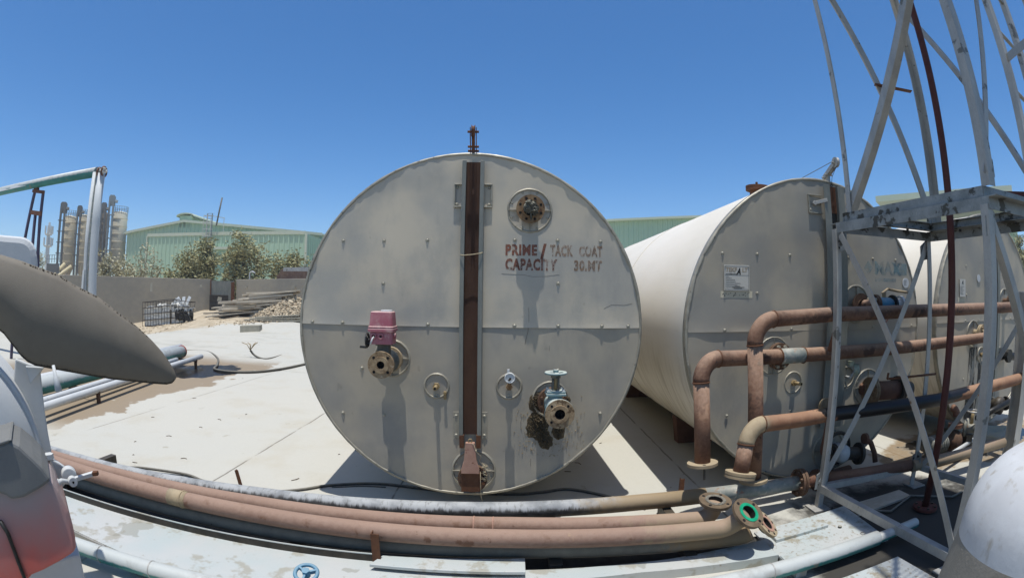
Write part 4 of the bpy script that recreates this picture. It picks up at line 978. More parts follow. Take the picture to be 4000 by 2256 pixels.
# lowest rusty pipe, tarred (passes in front of the back tower leg)
c0, c1 = V((1.555, 2.92, .423)), V((1.612, 2.97, .778))
pC = thing('rusty_pipe', 'lowest rusty pipe, coated with black bitumen in its middle, on a leaning flanged leg', 'pipe', c0, 'rusty pipes in front of the tanks')
el = elbow(c0, c1, (2.45, 3.185, .742), .15)
MB().tube([c0] + el[:1], RP, 22).build('leaning_leg', M['rustpipe'], pC)
MB().tube(el, RP + .002, 22).build('elbow', M['flangetan'], pC)
path = [el[-1], V((2.1, 3.10, .750)), V((2.38, 3.165, .744)), V((2.6, 3.165, .748)), V((2.9, 3.11, .760)), V((3.2, 3.045, .775)), V((3.6, 2.975, .79)), V((4.4, 2.955, .827)), V((5.4, 2.93, .865))]
MB().tube(path, RP, 22).build('run', M['tarpipe'], pC)
for c_, x_ in ((el[0], el[0] - c0), (el[-1], (1, .05, 0))): weld(MB(), c_, x_, RP).build('weld_seam', M['rust'], pC)
end_flange(pC, c0, c0 - c1, M['flangetan'], nb=6)
o = MB().lathe([(RP, 0), (.112, 0), (.112, .02), (RP, .02)], c0 - (c0 - c1).normalized() * .024, c1 - c0, 40, smooth=False, close=True).build('weld_collar', M['flangetan'], pC, .001)

# long pipes on the ground
gp = 'long pipes lying side by side on the ground'
pD = thing('ground_pipe', 'farthest ground pipe, black coated under white dust, ending at a double flange', 'pipe', (.02, 3.09, .2), gp)
MB().tube([(-4.9, 2.755, .19), (-3.2, 2.845, .19), (-2.5, 2.895, .195), (-1.8, 2.965, .2), (-.9, 3.03, .2), (.02, 3.09, .2), (.91, 3.165, .2), (1.42, 3.19, .2)], RP + .002, 22).build('pipe', M['black'], pD)
MB().tube([(1.42, 3.19, .2), (2.25, 3.20, .2)], RP + .001, 22).build('end_piece', M['bluegrey'], pD)
for x in (2.245, 2.275): MB().disc((x, 3.20, .2), (1, 0, 0), .112, .024, 40).build('flange', M['flangedark'], pD, .001)
for a in range(8): MB().disc((2.225, 3.20 + math.cos(R(a * 45 + 10)) * .088, .2 + math.sin(R(a * 45 + 10)) * .088), (1, 0, 0), .012, .095, 6).build('bolt', M['flangedark'], pD)
pE = thing('ground_pipe', 'dark shaded pipe that carries on right from the double flange behind the tower foot', 'pipe', (3.0, 3.13, .2), gp)
MB().tube([(2.30, 3.20, .2), (3.47, 3.09, .2)], .052, 20).build('pipe', M['rustdark'], pE)
MB().tube([(3.47, 3.06, .2), (4.95, 2.98, .205)], .052, 20).build('red_end', M['pink'], pE)
pF = thing('ground_pipe', 'pale red oxide ground pipe lying between the black pipe and the nearest pink pipe', 'pipe', (0, 2.84, .2), gp)
el = elbow((.9, 2.82, .2), (1.315, 2.795, .20), (1.33, 2.795, .33), .10)
MB().tube([(-5.4, 2.64, .2), (-2.86, 2.765, .2), (-1.72, 2.82, .2), (.02, 2.85, .2), (.9, 2.82, .2)] + el + [(1.33, 2.795, .315)], RP, 22).build('pipe', M['pink'], pF)
for x_ in (-.10, -.22): weld(MB(), (x_, 2.847, .2), (1, 0, 0), RP - .003).build('weld_seam', M['rustpink'], pF)
end_flange(pF, (1.33, 2.795, .335), (.05, -.12, 1), M['flangebrown'], r=.112, nb=4, gasket=M['gasket'])
pG = thing('ground_pipe', 'nearest and highest pink ground pipe ending in an upturned flange with a green gasket', 'pipe', (0, 2.59, .24), gp)
el = elbow((.76, 2.58, .24), (1.32, 2.555, .24), (1.41, 2.50, .345), .12)
MB().tube([(-5.2, 2.53, .24), (-3.2, 2.555, .24), (-1.59, 2.59, .24), (.02, 2.595, .24), (.76, 2.58, .24)] + el + [(1.415, 2.505, .345)], RP, 22).build('pipe', M['pink'], pG)
m = MB(); weld(m, (-2.18, 2.578, .24), (1, 0, 0), RP + .002); m.tube([(-2.30, 2.575, .24), (-2.14, 2.579, .24)], RP + .002, 22); m.build('weld_sleeve', M['flangetan'], pG)
end_flange(pG, (1.428, 2.497, .362), (.28, -.50, .82), M['flangebrown'], r=.112, nb=4, gasket=M['green'])
pH = thing('ground_pipe', 'dark grey pipe in the shadow right below the nearest pink pipe', 'pipe', (0, 2.66, .12), gp)
el = elbow((.79, 2.67, .12), (1.50, 2.64, .12), (1.62, 2.59, .22), .12)
MB().tube([(-5.2, 2.55, .12), (-1.62, 2.625, .12), (.02, 2.685, .12), (.79, 2.67, .12)] + el, RP, 22).build('pipe', M['darkpipe'], pH)
end_flange(pH, (1.632, 2.588, .215), (.55, -.35, .76), M['flangetan'], r=.108, nb=8, gasket=M['rustpink'])
# sleepers that carry the pipes, and short stubs of bar
for i, x in enumerate((-3.6, -1.35, .28, 1.12)):
    m = MB(); m.box((x - .04, 2.58, .001), (x + .04, 3.26, .062)); m.box((x - .035, 2.74, .063), (x + .035, 3.26, .142))
    tag(m.build('pipe_sleeper', M['darksteel'], None, .003), 'dark steel sleeper carrying the ground pipes, %s' % ('leftmost, beside the machine', 'left of the weight on the first tank', 'under the middle of the first tank', 'by the flanged ends')[i], 'sleeper', 'sleepers below the ground pipes')
def stub(p, h, lean, wd, label):
    p = V(p); tag(MB().angle(p, p + V((lean[0], lean[1], h)), wd, .006, (1, 0, 0)).build('steel_stub', M['rust'], None), label, 'stub', 'upright stubs of rusty bar beside the ground pipes')
stub((-2.23, 3.42, 0), .17, (-.035, .0), .035, 'rusty upright stub of bar left of the first tank, behind the pipes')
stub((-.79, 2.495, .0), .27, (0, 0), .050, 'rusty upright stub of bar in front of the nearest pink pipe')
stub((1.40, 3.66, 0), .16, (.0, 0), .035, 'rusty upright stub of bar between the first and second tank')

# whitened pipe along the front edge and its trench
pI = thing('front_pipe', 'teal pipe whitened by dust along the bottom edge, under the sheet covers', 'pipe', (0, 2.05, .1))
def fy(x): return 1.855 + (x + 2.3) * .0885
MB().tube([(x, fy(x), .10) for x in (-4.2, -2.6, -2.2, -1, 0, 1.0, 1.9, 2.36)], .052, 22).build('pipe', M['teal'], pI)
MB().tube([(2.30, fy(2.3) + .0, .095), (2.80, fy(2.8) + .01, .095)], .037, 20).build('thin_end', M['teal'], pI)
for x in (-2.35, -1.95, 1.47): MB().lathe([(.0525, -.004), (.0555, -.002), (.0555, .002), (.0525, .004)], (x, fy(x), .10), (1, .0885, 0), 28).build('joint_seam', M['galv'], pI)

tag(MB().prism([(-5.2, 2.33, .005), (-.80, 2.52, .005), (.2, 2.52, .005), (1.6, 2.62, .005), (1.70, 2.80, .005), (.2, 2.80, .005), (-.8, 2.82, .005), (-5.2, 2.70, .005)], (0, 0, .004)).build('shade_strip', M['bagdark']), kind='structure')  # near-black strip painted in for the shade under the pipes
# sheet covers
dk = thing('sheet_cover', 'wide pale zinc sheet cover with dark stains, in front of the ground pipes', 'cover')
P = [(-4.6, 2.36, 0), (-.80, 2.545, 0), (.10, 2.535, 0), (.95, 2.575, 0), (1.66, 2.655, 0), (1.66, 2.425, 0), (.76, 2.45, 0), (.44, 2.425, 0), (.30, 1.95, 0), (-1.76, 1.97, 0), (-2.84, 2.03, 0), (-4.6, 2.12, 0)]
MB().prism([(x, y, .045) for x, y, _ in P], (0, 0, .012)).build('sheet', M['plate'], dk, .002)
MB().prism([(-4.6, 2.345, .0), (-.80, 2.535, .0), (-.80, 2.538, .0), (-4.6, 2.348, .0)], (0, 0, .104)).build('upstand', M['darksteel'], dk)  # face coloured dark for the shade on it
MB().prism([(-4.6, 2.344, .105), (-.80, 2.534, .105), (-.80, 2.543, .105), (-4.6, 2.353, .105)], (0, 0, .006)).build('upstand_lit_edge', M['plate'], dk)  # pale strip stands in for the sunlit top edge
m = MB(); m.angle((-4.6, 2.112, .05), (-2.84, 2.02, .05), .04, .004, (0, 0, -1)); m.angle((-2.84, 2.02, .05), (-1.76, 1.96, .05), .04, .004, (0, 0, -1)); m.build('edge_angle', M['galv'], dk)
MB().prism([(.42, 2.418, .001), (.76, 2.444, .001), (1.66, 2.419, .001), (1.66, 2.423, .001), (.76, 2.448, .001), (.42, 2.422, .001)], (0, 0, .060)).build('front_lip', M['plate'], dk)
MB().box((-2.2, 1.915, .0), (-2.02, 1.985, .05)).build('clip_box', M['galv'], dk, .003)
tag(MB().prism([(-.79, 2.425, .082), (.095, 2.44, .082), (.095, 2.60, .082), (-.74, 2.545, .082)], (0, 0, .020)).build('loose_plate', M['plate'], None, .002),
    'loose raised zinc plate lying on the wide sheet cover, below the nearest pink pipe', 'plate')
sd = thing('sheet_cover', 'speckled dirty sheet cover on the right, beside the foot of the tower', 'cover')
MB().prism([(1.67, 2.28, .03), (2.52, 2.30, .03), (2.58, 2.94, .03), (1.67, 2.80, .03)], (0, 0, .015)).build('sheet', M['platedirty'], sd, .002)
MB().prism([(1.74, 2.60, .0455), (2.22, 2.66, .0455), (2.24, 2.78, .0455), (1.74, 2.71, .0455)], (0, 0, .022)).build('top_strip', M['platedirty'], sd, .002)
MB().box((1.672, 2.20, .002), (1.75, 2.42, .052)).build('cross_piece', M['plate'], sd, .002)
for x, y in ((2.30, 2.62), (2.42, 2.40), (2.1, 2.35)): MB().disc((x, y, .045), (0, 0, 1), .016, .014, 6).build('bolt', M['valvedark'], sd)
MB().torus((2.40, 2.46, .048), (0, 0, 1), .018, .003, 16, 6).build('washer', M['galv'], sd)
tag(MB().prism([(1.65, 1.62, .02), (2.45, 1.70, .02), (2.42, 2.08, .02), (1.62, 2.02, .02)], (0, 0, .014)).build('sheet_cover', M['platedirty'], None, .002), 'small dirty sheet cover in the bottom right, in front of the whitened pipe', 'cover')
tag(MB().prism([(2.62, 2.78, .006), (3.3, 2.86, .006), (3.3, 3.02, .006), (2.62, 2.97, .006)], (0, 0, .02)).build('flat_board', M['timber'], None, .002), 'brown board lying on the ground inside the tower foot', 'board')
# blue handwheel
hwp = on_z(1196, 2236, .16)
bw = thing('blue_handwheel', 'bright blue handwheel on a short spindle at the bottom edge', 'handwheel', (hwp.x, hwp.y, .05))
axw = V((.05, -.30, 1)).normalized(); m = MB(); m.torus(hwp, axw, .062, .0115, 40, 10)
X, Y, Z = frame(axw)
for a in (30, 150, 270): m.rect(hwp, hwp + (X * math.cos(R(a)) + Y * math.sin(R(a))) * .06, .024, .012, axw)
m.build('wheel', M['blue'], bw); MB().disc(hwp - axw * .02, axw, .024, .045, 6).build('hub_nut', M['blue'], bw, .002)
MB().tube([hwp - axw * .11, hwp - axw * .015], .012, 12).build('spindle', M['galv'], bw)

# cables
def cable(pts, r, label, m_='cable', wig=0.0):
    P = [V(p) for p in pts]; out = []
    for i in range(len(P) - 1):
        a, b, c, d = P[max(i - 1, 0)], P[i], P[i + 1], P[min(i + 2, len(P) - 1)]
        for k in range(8):
            t = k / 8; out.append(.5 * ((2 * b) + (c - a) * t + (2 * a - 5 * b + 4 * c - d) * t * t + (3 * b - a - 3 * c + d) * t ** 3))
    out.append(P[-1])
    return MB().tube(out, r, 10).build('cable', M[m_], None), label
def put_cable(*a, **k): o, l = cable(*a, **k); tag(o, l, 'cable'); return o
put_cable([(-3.9, 3.28, .013), (-3.56, 3.30, .013), (-3.32, 3.37, .03), (-2.88, 3.47, .02), (-2.64, 3.43, .013), (-2.43, 3.40, .013), (-2.2, 3.2, .013)], .013, 'black rubber cable curving over the slab behind the pipes on the left')
put_cable([(-2.6, 3.1, .012), (-1.94, 3.46, .012), (-1.72, 3.60, .012), (-1.50, 3.78, .012), (-1.12, 3.91, .012), (-.62, 3.86, .012), (.02, 3.82, .012), (.28, 3.87, .012), (.52, 3.92, .012), (.85, 3.70, .012), (1.05, 3.45, .012)], .013, 'black rubber cable passing under the stencilled tank')
put_cable([(-1.5, 3.74, .006), (-1.25, 3.84, .006), (-1.05, 3.86, .006)], .005, 'thin grey wire beside the cable under the stencilled tank')
oc = put_cable([(-9.18, 11.22, .03), (-8.42, 11.59, .03), (-7.32, 10.62, .03), (-6.55, 9.5, .03), (-6.25, 8.95, .03), (-5.76, 8.80, .03), (-5.24, 9.05, .03), (-4.93, 9.67, .03), (-4.7, 10.8, .03), (-4.2, 12.5, .03)], .028, 'long grey hose-like cable looping on the far slab from the white pipes to the tank')
oc2 = put_cable([(-6.55, 11.05, .22), (-6.45, 11.08, .10), (-6.2, 11.02, .03), (-6.0, 11.1, .03), (-6.05, 12.0, .03), (-6.25, 13.2, .03), (-6.0, 14.5, .03)], .026, 'black cable with a frayed end standing up on the far slab')
m = MB()
for k in range(5):
    p = V((-6.55, 11.05, .22)); q = p + V((-.25 + .12 * k, .1 * (k % 2), .16 + .10 * rnd.random())); m.tube([p, (p + q) / 2 + V((.03, 0, .05)), q], .010, 6)
o = m.build('frayed_core', M['brass'], oc2)

# ================================================================== STEEL TOWER
tw = thing('steel_tower', 'galvanised lattice tower with a square frame platform at right', 'tower', (3.0, 2.4, 0))
LA, LB, LC, LD = V((2.40, 3.065, 0)), V((2.60, 1.74, 0)), V((3.555, 3.07, 0)), V((3.76, 1.76, 0))
up = V((0, 0, 1))
def leg(p, z0, z1, w_, sx, sy): MB().angle(p + up * z0, p + up * z1, w_, .007, (1, 0, 0), sx, sy).build('leg', M['galv'], tw, .001)
leg(LA, .0, 2.16, .050, 1, 1); leg(LB, .0, 2.16, .060, 1, 1); leg(LC, .0, 2.16, .052, -1, 1); leg(LD, .0, 2.16, .055, -1, 1)
UA, UB, UC, UD = V((2.475, 3.0, 0)), V((2.645, 1.735, 0)), V((3.555, 2.985, 0)), V((3.70, 1.80, 0))
TOP = 5.3
for p, sx, sy in ((UA, 1, -1), (UB, 1, 1), (UC, -1, -1), (UD, -1, 1)): leg(p, 2.27, TOP, {0: .05, 1: .068, 2: .065, 3: .06}[[UA, UB, UC, UD].index(p)], sx, sy)
for p in (LA, LB, LC, LD): MB().box((p.x - .07, p.y - .07, .001), (p.x + .09, p.y + .09, .014)).build('foot_plate', M['galv'], tw, .002)
def member(name, a, b, w_, x=(0, 0, 1), m_='galv', sx=1, sy=1): MB().angle(a, b, w_, .006, x, sx, sy).build(name, M[m_], tw, .001)
# platform: angle frame below, channel frame above
for a, b in ((LA, LB), (LA, LC), (LC, LD), (LB, LD)):
    d = (b - a).normalized()
    MB().angle(a + up * 2.205 + V((.01, 0, 0)), b + up * 2.205 + V((.01, 0, 0)), .075, .007, (0, 0, -1), 1, 1 if (a, b) in ((LA, LB), (LA, LC)) else -1).build('platform_beam', M['galvmot'], tw, .001)
    m = MB(); a2 = a * .985 + LD * .015 if a is LA else a; h0, h1 = 2.212, 2.268
    n_ = V((-d.y, d.x, 0)); q = (a + b) / 2; ctr = V((3.08, 2.41, 0)); n_ = n_ if n_.dot(ctr - q) > 0 else -n_
    a3, b3 = a + n_ * .045 + d * .045, b + n_ * .045 - d * .045
    m.prism([a3 + up * h0, b3 + up * h0, b3 + up * h1, a3 + up * h1], n_ * .008); m.prism([a3 + up * h1, b3 + up * h1, b3 + up * h1 + n_ * .05, a3 + up * h1 + n_ * .05], up * .006); m.prism([a3 + up * h0, b3 + up * h0, b3 + up * h0 + n_ * .05, a3 + up * h0 + n_ * .05], up * -.006)
    m.build('platform_channel', M['galvmot'], tw, .001)
    for t in (.25, .7): MB().disc(a3 + (b3 - a3) * t + up * (h0 - .035), up, .012, .03, 6).build('bolt', M['darksteel'], tw)
# base frame and braces
member('base_beam', LA + up * .20, LB + up * .13, .06, (0, 0, -1)); member('base_beam', LA + up * .20, LC + up * .20, .05, (0, 0, -1)); member('base_beam', LC + up * .20, LD + up * .20, .05, (0, 0, -1)); member('base_beam', LB + up * .16, LD + up * .16, .05, (0, 0, -1))
member('brace', LA + V((.01, -.02, 2.10)), LB + V((.0, .03, .12)), .055, (1, 0, 0)); member('brace', LA + V((.03, .02, .20)), LC + V((-.01, .02, 2.10)), .055, (0, 1, 0)); member('brace', LD + V((0, .03, 2.10)), LC + V((.0, -.03, .20)), .045, (1, 0, 0)); member('brace', LB + V((.03, .02, 2.10)), LD + V((-.02, .02, .40)), .055, (0, 1, 0))
member('brace', UA + V((.01, -.03, 2.28)), UB + V((0, .01, 4.08)), .070, (1, 0, 0)); member('brace', UC + V((-.02, 0, 2.28)), UA + V((.0, 0, 4.86)), .072, (0, 1, 0)); member('brace', UD + V((0, .02, 2.20)), UC + V((0, 0, 4.45)), .045, (1, 0, 0)); member('brace', UB + V((.02, .02, 2.33)), UD + V((0, .02, 5.0)), .045, (0, 1, 0))
def gusset(p, ax, s_=.09):
    p = V(p); ax = V(ax).normalized(); X, Y, Z = frame(ax, (0, 0, 1)); o = MB().prism([p - X * s_ - Y * s_ * .7, p + X * s_ * .4 - Y * s_ * .7, p + X * s_ + Y * s_ * .2, p + X * s_ * .8 + Y * s_ * .7, p - X * s_ * .7 + Y * s_ * .7], ax * .006).build('gusset_plate', M['galvmot'], tw, .001)
    for a, b in ((-.5, -.3), (.1, -.3), (.45, .3)): MB().disc(p + X * s_ * a + Y * s_ * b - ax * .010, ax, .011, .026, 6).build('bolt', M['darksteel'], o)
gusset(LA + V((.035, .045, .24)), (0, 1, 0)); gusset(LA + V((.035, -.02, 2.06)), (1, .1, 0), .08); gusset(LC + V((-.05, .035, 2.05)), (0, 1, 0)); gusset(LC + V((-.03, .0, .25)), (1, 0, 0), .08); gusset(LB + V((.05, .02, 2.06)), (0, 1, 0), .08); gusset(UC + V((-.05, .02, 2.36)), (0, 1, 0), .08); gusset(UB + V((.06, .02, 2.38)), (0, 1, 0), .07)
q0 = UC + (UA - UC) * .42 + up * 3.38
MB().rect(q0 + V((-.12, 0, .03)), q0 + V((.20, -.14, -.02)), .006, .05).build('gusset_strip', M['rustdark'], tw)
MB().tube([(3.02, 3.09, 1.00), (3.62, 3.04, 1.005)], .010, 8).tube([(3.02, 3.09, 1.00), (3.03, 3.09, 1.05)], .010, 8).build('tie_rod', M['rust'], tw)
MB().rect((3.05, 2.35, 2.36), (4.3, 1.55, 2.36), .05, .05, (0, 0, 1)).build('rusty_beam', M['redoxide'], tw, .002)
# the bin the tower carries (above the picture; its shadow falls on the tower foot)
rings_ = []
for z, k_ in ((4.62, .25), (4.70, .32), (5.15, 1.0), (6.1, 1.0), (6.25, .9)):
    rings_.append([V((3.0 + math.copysign(abs(math.cos(2 * math.pi * q / 40)) ** .5, math.cos(2 * math.pi * q / 40)) * .66 * k_, 1.88 + math.copysign(abs(math.sin(2 * math.pi * q / 40)) ** .5, math.sin(2 * math.pi * q / 40)) * .86 * k_, z)) for q in range(40)])
m = MB(); fs = []
for l in range(4):
    for q in range(40): fs.append((l * 40 + q, l * 40 + (q + 1) % 40, (l + 1) * 40 + (q + 1) % 40, (l + 1) * 40 + q))
fs += [tuple(range(40))[::-1], tuple(range(160, 200))]
m.add([p for r_ in rings_ for p in r_], fs); m.build('bin', M['silopale'], tw)
m = MB()
for a, b in ((UA, UB), (UA, UC), (UC, UD), (UB, UD)): m.rect(a + up * (TOP + .04), b + up * (TOP + .04), .08, .08, (0, 0, 1))
m.build('bin_ring', M['galv'], tw)
rp = thing('red_pole', 'dark red standpipe rising through the tower from a round base flange', 'pole', (3.235, 2.585, 0))
MB().tube([(3.225, 2.600, .02), (3.232, 2.588, 1.0), (3.262, 2.555, 3.4), (3.29, 2.53, 7.2)], .031, 18).build('standpipe', M['redoxide'], rp)
m = MB(); m.disc((3.225, 2.60, .015), (0, 0, 1), .11, .022, 32); o = m.build('base_flange', M['redoxide'], rp, .001)
for a in range(6): MB().disc((3.225 + math.cos(R(a * 60)) * .085, 2.60 + math.sin(R(a * 60)) * .085, .037), (0, 0, 1), .012, .012, 6).build('bolt', M['darksteel'], o)
# caged ladder
ld = thing('caged_ladder', 'caged ladder at the top right corner, outside the tower', 'ladder', (2.3, 1.2, 2.2))
def azp(a, r, z): return V((math.sin(R(a)) * r, math.cos(R(a)) * r, z))
r1, r3 = azp(61.65, 2.40, 0), azp(63.65, 2.76, 0)
for p in (r1, r3): MB().rect(p + up * 2.1, p + up * 6.6, .034, .034, (1, 0, 0)).build('rail', M['galv'], ld, .002)
for k in range(15): MB().tube([r1 + up * (2.22 + .30 * k), r3 + up * (2.22 + .30 * k)], .010, 8).build('rung', M['galv'], ld)
mid = (r1 + r3) / 2; u_ = (r3 - r1).normalized(); v_ = V((-.38, -.92, 0))
for k in range(4):
    z = 2.66 + .85 * k; pts = []
    for i in range(17):
        a = math.pi * i / 16; pts.append(r1 + u_ * (.19 - .19 * math.cos(a)) + v_ * (.50 * math.sin(a)) + up * z)
    m = MB()
    for i in range(16): m.prism([pts[i] - up * .02, pts[i + 1] - up * .02, pts[i + 1] + up * .02, pts[i] + up * .02], V((.0, .0, .0)) + (pts[i] - mid).cross(up).cross(up).normalized() * .004)
    m.build('cage_hoop', M['galv'], ld)
for i in (3, 6, 8, 10, 13):
    a = math.pi * i / 16; p = r1 + u_ * (.19 - .19 * math.cos(a)) + v_ * (.50 * math.sin(a)); MB().rect(p + up * 2.76, p + up * 6.4, .028, .005, v_).build('cage_strip', M['galv'], ld)
MB().rect(r1 + up * 4.6, UB + up * 4.6, .04, .04).rect(r3 + up * 4.62, UD + up * 4.62, .04, .04).build('wall_bracket', M['galv'], ld)
# steel column and odds and ends at the right edge
tag(MB().prism([(5.03, 2.88, 0), (5.17, 2.88, 0), (5.17, 2.89, 0), (5.106, 2.89, 0), (5.106, 3.01, 0), (5.17, 3.01, 0), (5.17, 3.02, 0), (5.03, 3.02, 0), (5.03, 3.01, 0), (5.094, 3.01, 0), (5.094, 2.89, 0), (5.03, 2.89, 0)], (0, 0, 1.72)).build('steel_column', M['galv'], None, .002), 'short grey steel column in front of the tank farthest right', 'column')
tag(MB().tube([(3.7, 3.03, .16), (4.95, 3.40, .16)], .022, 12).build('white_hose', M['white'], None), 'thin white hose on the oily ground behind the tower', 'hose')
vg = thing('oily_gate_valve', 'oily grey gate valve low on the ground in front of the tank farthest right', 'valve', (4.75, 3.35, 0))
m = MB(); m.lathe([(.03, 0), (.10, 0), (.10, .03), (.05, .04), (.05, .16), (.10, .17), (.10, .20), (.03, .20)], (4.70, 3.40, .32), (.4, -.9, 0), 24); m.build('body', M['valvedark'], vg)
MB().tube([(4.73, 3.33, .36), (4.73, 3.33, .50)], .02, 10).build('stem', M['brass'], vg); MB().torus((4.73, 3.33, .50), (0, 0, 1), .07, .010, 28, 8).build('handwheel', M['galv'], vg); MB().box((4.66, 3.32, .0), (4.78, 3.46, .25)).build('stand', M['darksteel'], vg, .004)
MB().tube([(4.78, 3.3, .42), (5.3, 3.2, .55)], .035, 12).build('outlet', M['blackp'], vg)

pu = thing('transfer_pump', 'grimy transfer pump with flanged pipe stubs on the oily ground behind the tower', 'pump', (4.35, 3.42, 0))
MB().box((4.05, 3.30, .002), (4.85, 3.58, .06)).build('base_frame', M['darksteel'], pu, .004)
MB().lathe([(.02, 0), (.09, .01), (.10, .05), (.10, .26), (.085, .29), (.02, .30)], (4.10, 3.44, .19), (1, 0, 0), 24).build('motor', M['valvedark'], pu)
for k in range(7): MB().lathe([(.100, 0), (.108, 0), (.108, .010), (.100, .010)], (4.16 + .03 * k, 3.44, .19), (1, 0, 0), 24, smooth=False, close=True).build('cooling_fin', M['valvedark'], pu)
MB().lathe([(.03, 0), (.03, .10), (.11, .11), (.11, .20), (.05, .22), (.05, .26)], (4.40, 3.44, .19), (1, 0, 0), 24).build('pump_casing', M['flangedark'], pu)
MB().tube(elbow((4.56, 3.44, .28), (4.56, 3.44, .52), (4.56, 3.80, .54), .08), .042, 16).disc((4.56, 3.44, .33), (0, 0, 1), .085, .02, 24).disc((4.56, 3.44, .353), (0, 0, 1), .085, .02, 24).build('outlet_pipe', M['rustdark'], pu)
sp2 = thing('flanged_stub', 'short rusty pipe with a flange lying on the ground behind the double flange', 'pipe', (2.75, 3.42, .1))
MB().tube([(2.62, 3.42, .10), (3.05, 3.50, .10)], .05, 18).build('pipe', M['rustdark'], sp2); MB().disc((2.60, 3.416, .10), (1, .18, 0), .098, .02, 32).build('flange', M['flangedark'], sp2, .001)
tag(MB().tube([(2.5, 2.98, .02), (2.9, 2.70, .02), (3.3, 2.86, .02), (3.62, 2.62, .02), (4.2, 2.7, .02)], .012, 8).build('cable', M['cable'], None), 'black cable snaking over the oily ground inside the tower foot', 'cable')
rnd.seed(77)
for k in range(46):
    px, py = 350 + 2200 * rnd.random(), 1400 + 480 * rnd.random()
    p = on_z(px, py, .003)
    if p.y < 3.3: continue
    a = rnd.random() * 6.28; L = .02 + .07 * rnd.random() ** 2
    tag(MB().tube([p, p + V((math.cos(a) * L * .5, math.sin(a) * L * .5, .004)), p + V((math.cos(a + .3) * L, math.sin(a + .3) * L, .0))], .0035, 5).build('twig', M['trunk'], None), 'tiny dark twig or scrap lying on the pale slab', 'debris', 'tiny scraps strewn over the slab')
# ================================================================== MACHINES AT BOTH EDGES
# bottom right: dusty dome of a hopper
def dome():
    c = V((1.462, .651, 0)); t = thing('dome_hopper', 'white dusty dome topped hopper at the bottom right corner', 'hopper', c)
    rr, z0, hh = .280, 1.0, .265
    prof = [(max(.0005, rr * math.cos(R(a))), z0 + hh * math.sin(R(a))) for a in range(90, -1, -6)] + [(rr + .001, z0 - .03)]
    MB().lathe(prof, c, (0, 0, 1), 72).build('dome', M['domepaint'], t)
    MB().lathe([(rr + .001, z0 - .03), (rr + .006, z0 - .06), (rr + .024, .79), (rr + .06, .5), (rr + .10, .02)], c, (0, 0, 1), 72).build('skirt', M['domegrey'], t)
k = NT('chalky white dome'); col = k.mix(k.step(k.noise(5, 5, .6), .4, .65), (.74, .795, .94), (.66, .70, .82))
col = k.mix(k.math('MULTIPLY', k.step(k.noise(11, 4, .55, stretch=(1.5, 1.2, .45), w=4), .60, .70), .6), col, (.40, .35, .28))
col = k.mix(k.math('MULTIPLY', k.step(k.noise(17, 5, .65, w=14), .58, .72), .5), col, (.44, .42, .40))
k.bump(k.noise(30, 4, .6), .003, .3); M['domepaint'] = k.fin(col, .6, 0, .3)
M['domegrey'] = mat('grey stained skirt', (.30, .29, .285), (.38, .37, .36), 4, .7, 0, .001, 120, spots=[((.10, .09, .085), 13, .72, .03), ((.22, .20, .18), 4, .62, .1)])
dome()

# left: back end of a mixing machine with a swung-out chute
AZ = R(-55); NL = V((-math.sin(AZ), -math.cos(AZ), 0))
def pl(px, py, dist): return on_plane(px, py, V((math.sin(AZ) * dist, math.cos(AZ) * dist, 0)), NL)
mx = thing('mixing_machine', 'pale grey mixing machine with a dark chute and red cover at the left edge', 'machine', V((math.sin(AZ) * 2.2, math.cos(AZ) * 2.2, 0)))
def slab(pts, dist, th, m_, name, bevel=.006):
    P = [pl(x, y, dist) for x, y in pts]; mb = MB()
    if sum((P[i].cross(P[(i + 1) % len(P)])).dot(NL) for i in range(len(P))) > 0: P = P[::-1]
    return mb.prism(P, -NL * th).build(name, m_, mx, bevel)
top = [(-160, 985), (-60, 985), (0, 993), (83, 1018), (165, 1049), (231, 1073), (289, 1111), (355, 1144), (384, 1158), (454, 1214), (533, 1272), (590, 1325), (632, 1371), (661, 1412), (681, 1445), (689, 1470)]
bot = [(-160, 1130), (-60, 1235), (0, 1292), (16, 1305), (41, 1338), (83, 1391), (108, 1413), (138, 1428), (241, 1447), (365, 1469), (441, 1481), (527, 1490), (600, 1498), (651, 1501), (672, 1496), (684, 1484)]
def interp(L, x):
    for (x0, y0), (x1, y1) in zip(L, L[1:]):
        if x0 <= x <= x1: return y0 + (y1 - y0) * (x - x0) / max(1e-6, x1 - x0)
    return L[-1][1]
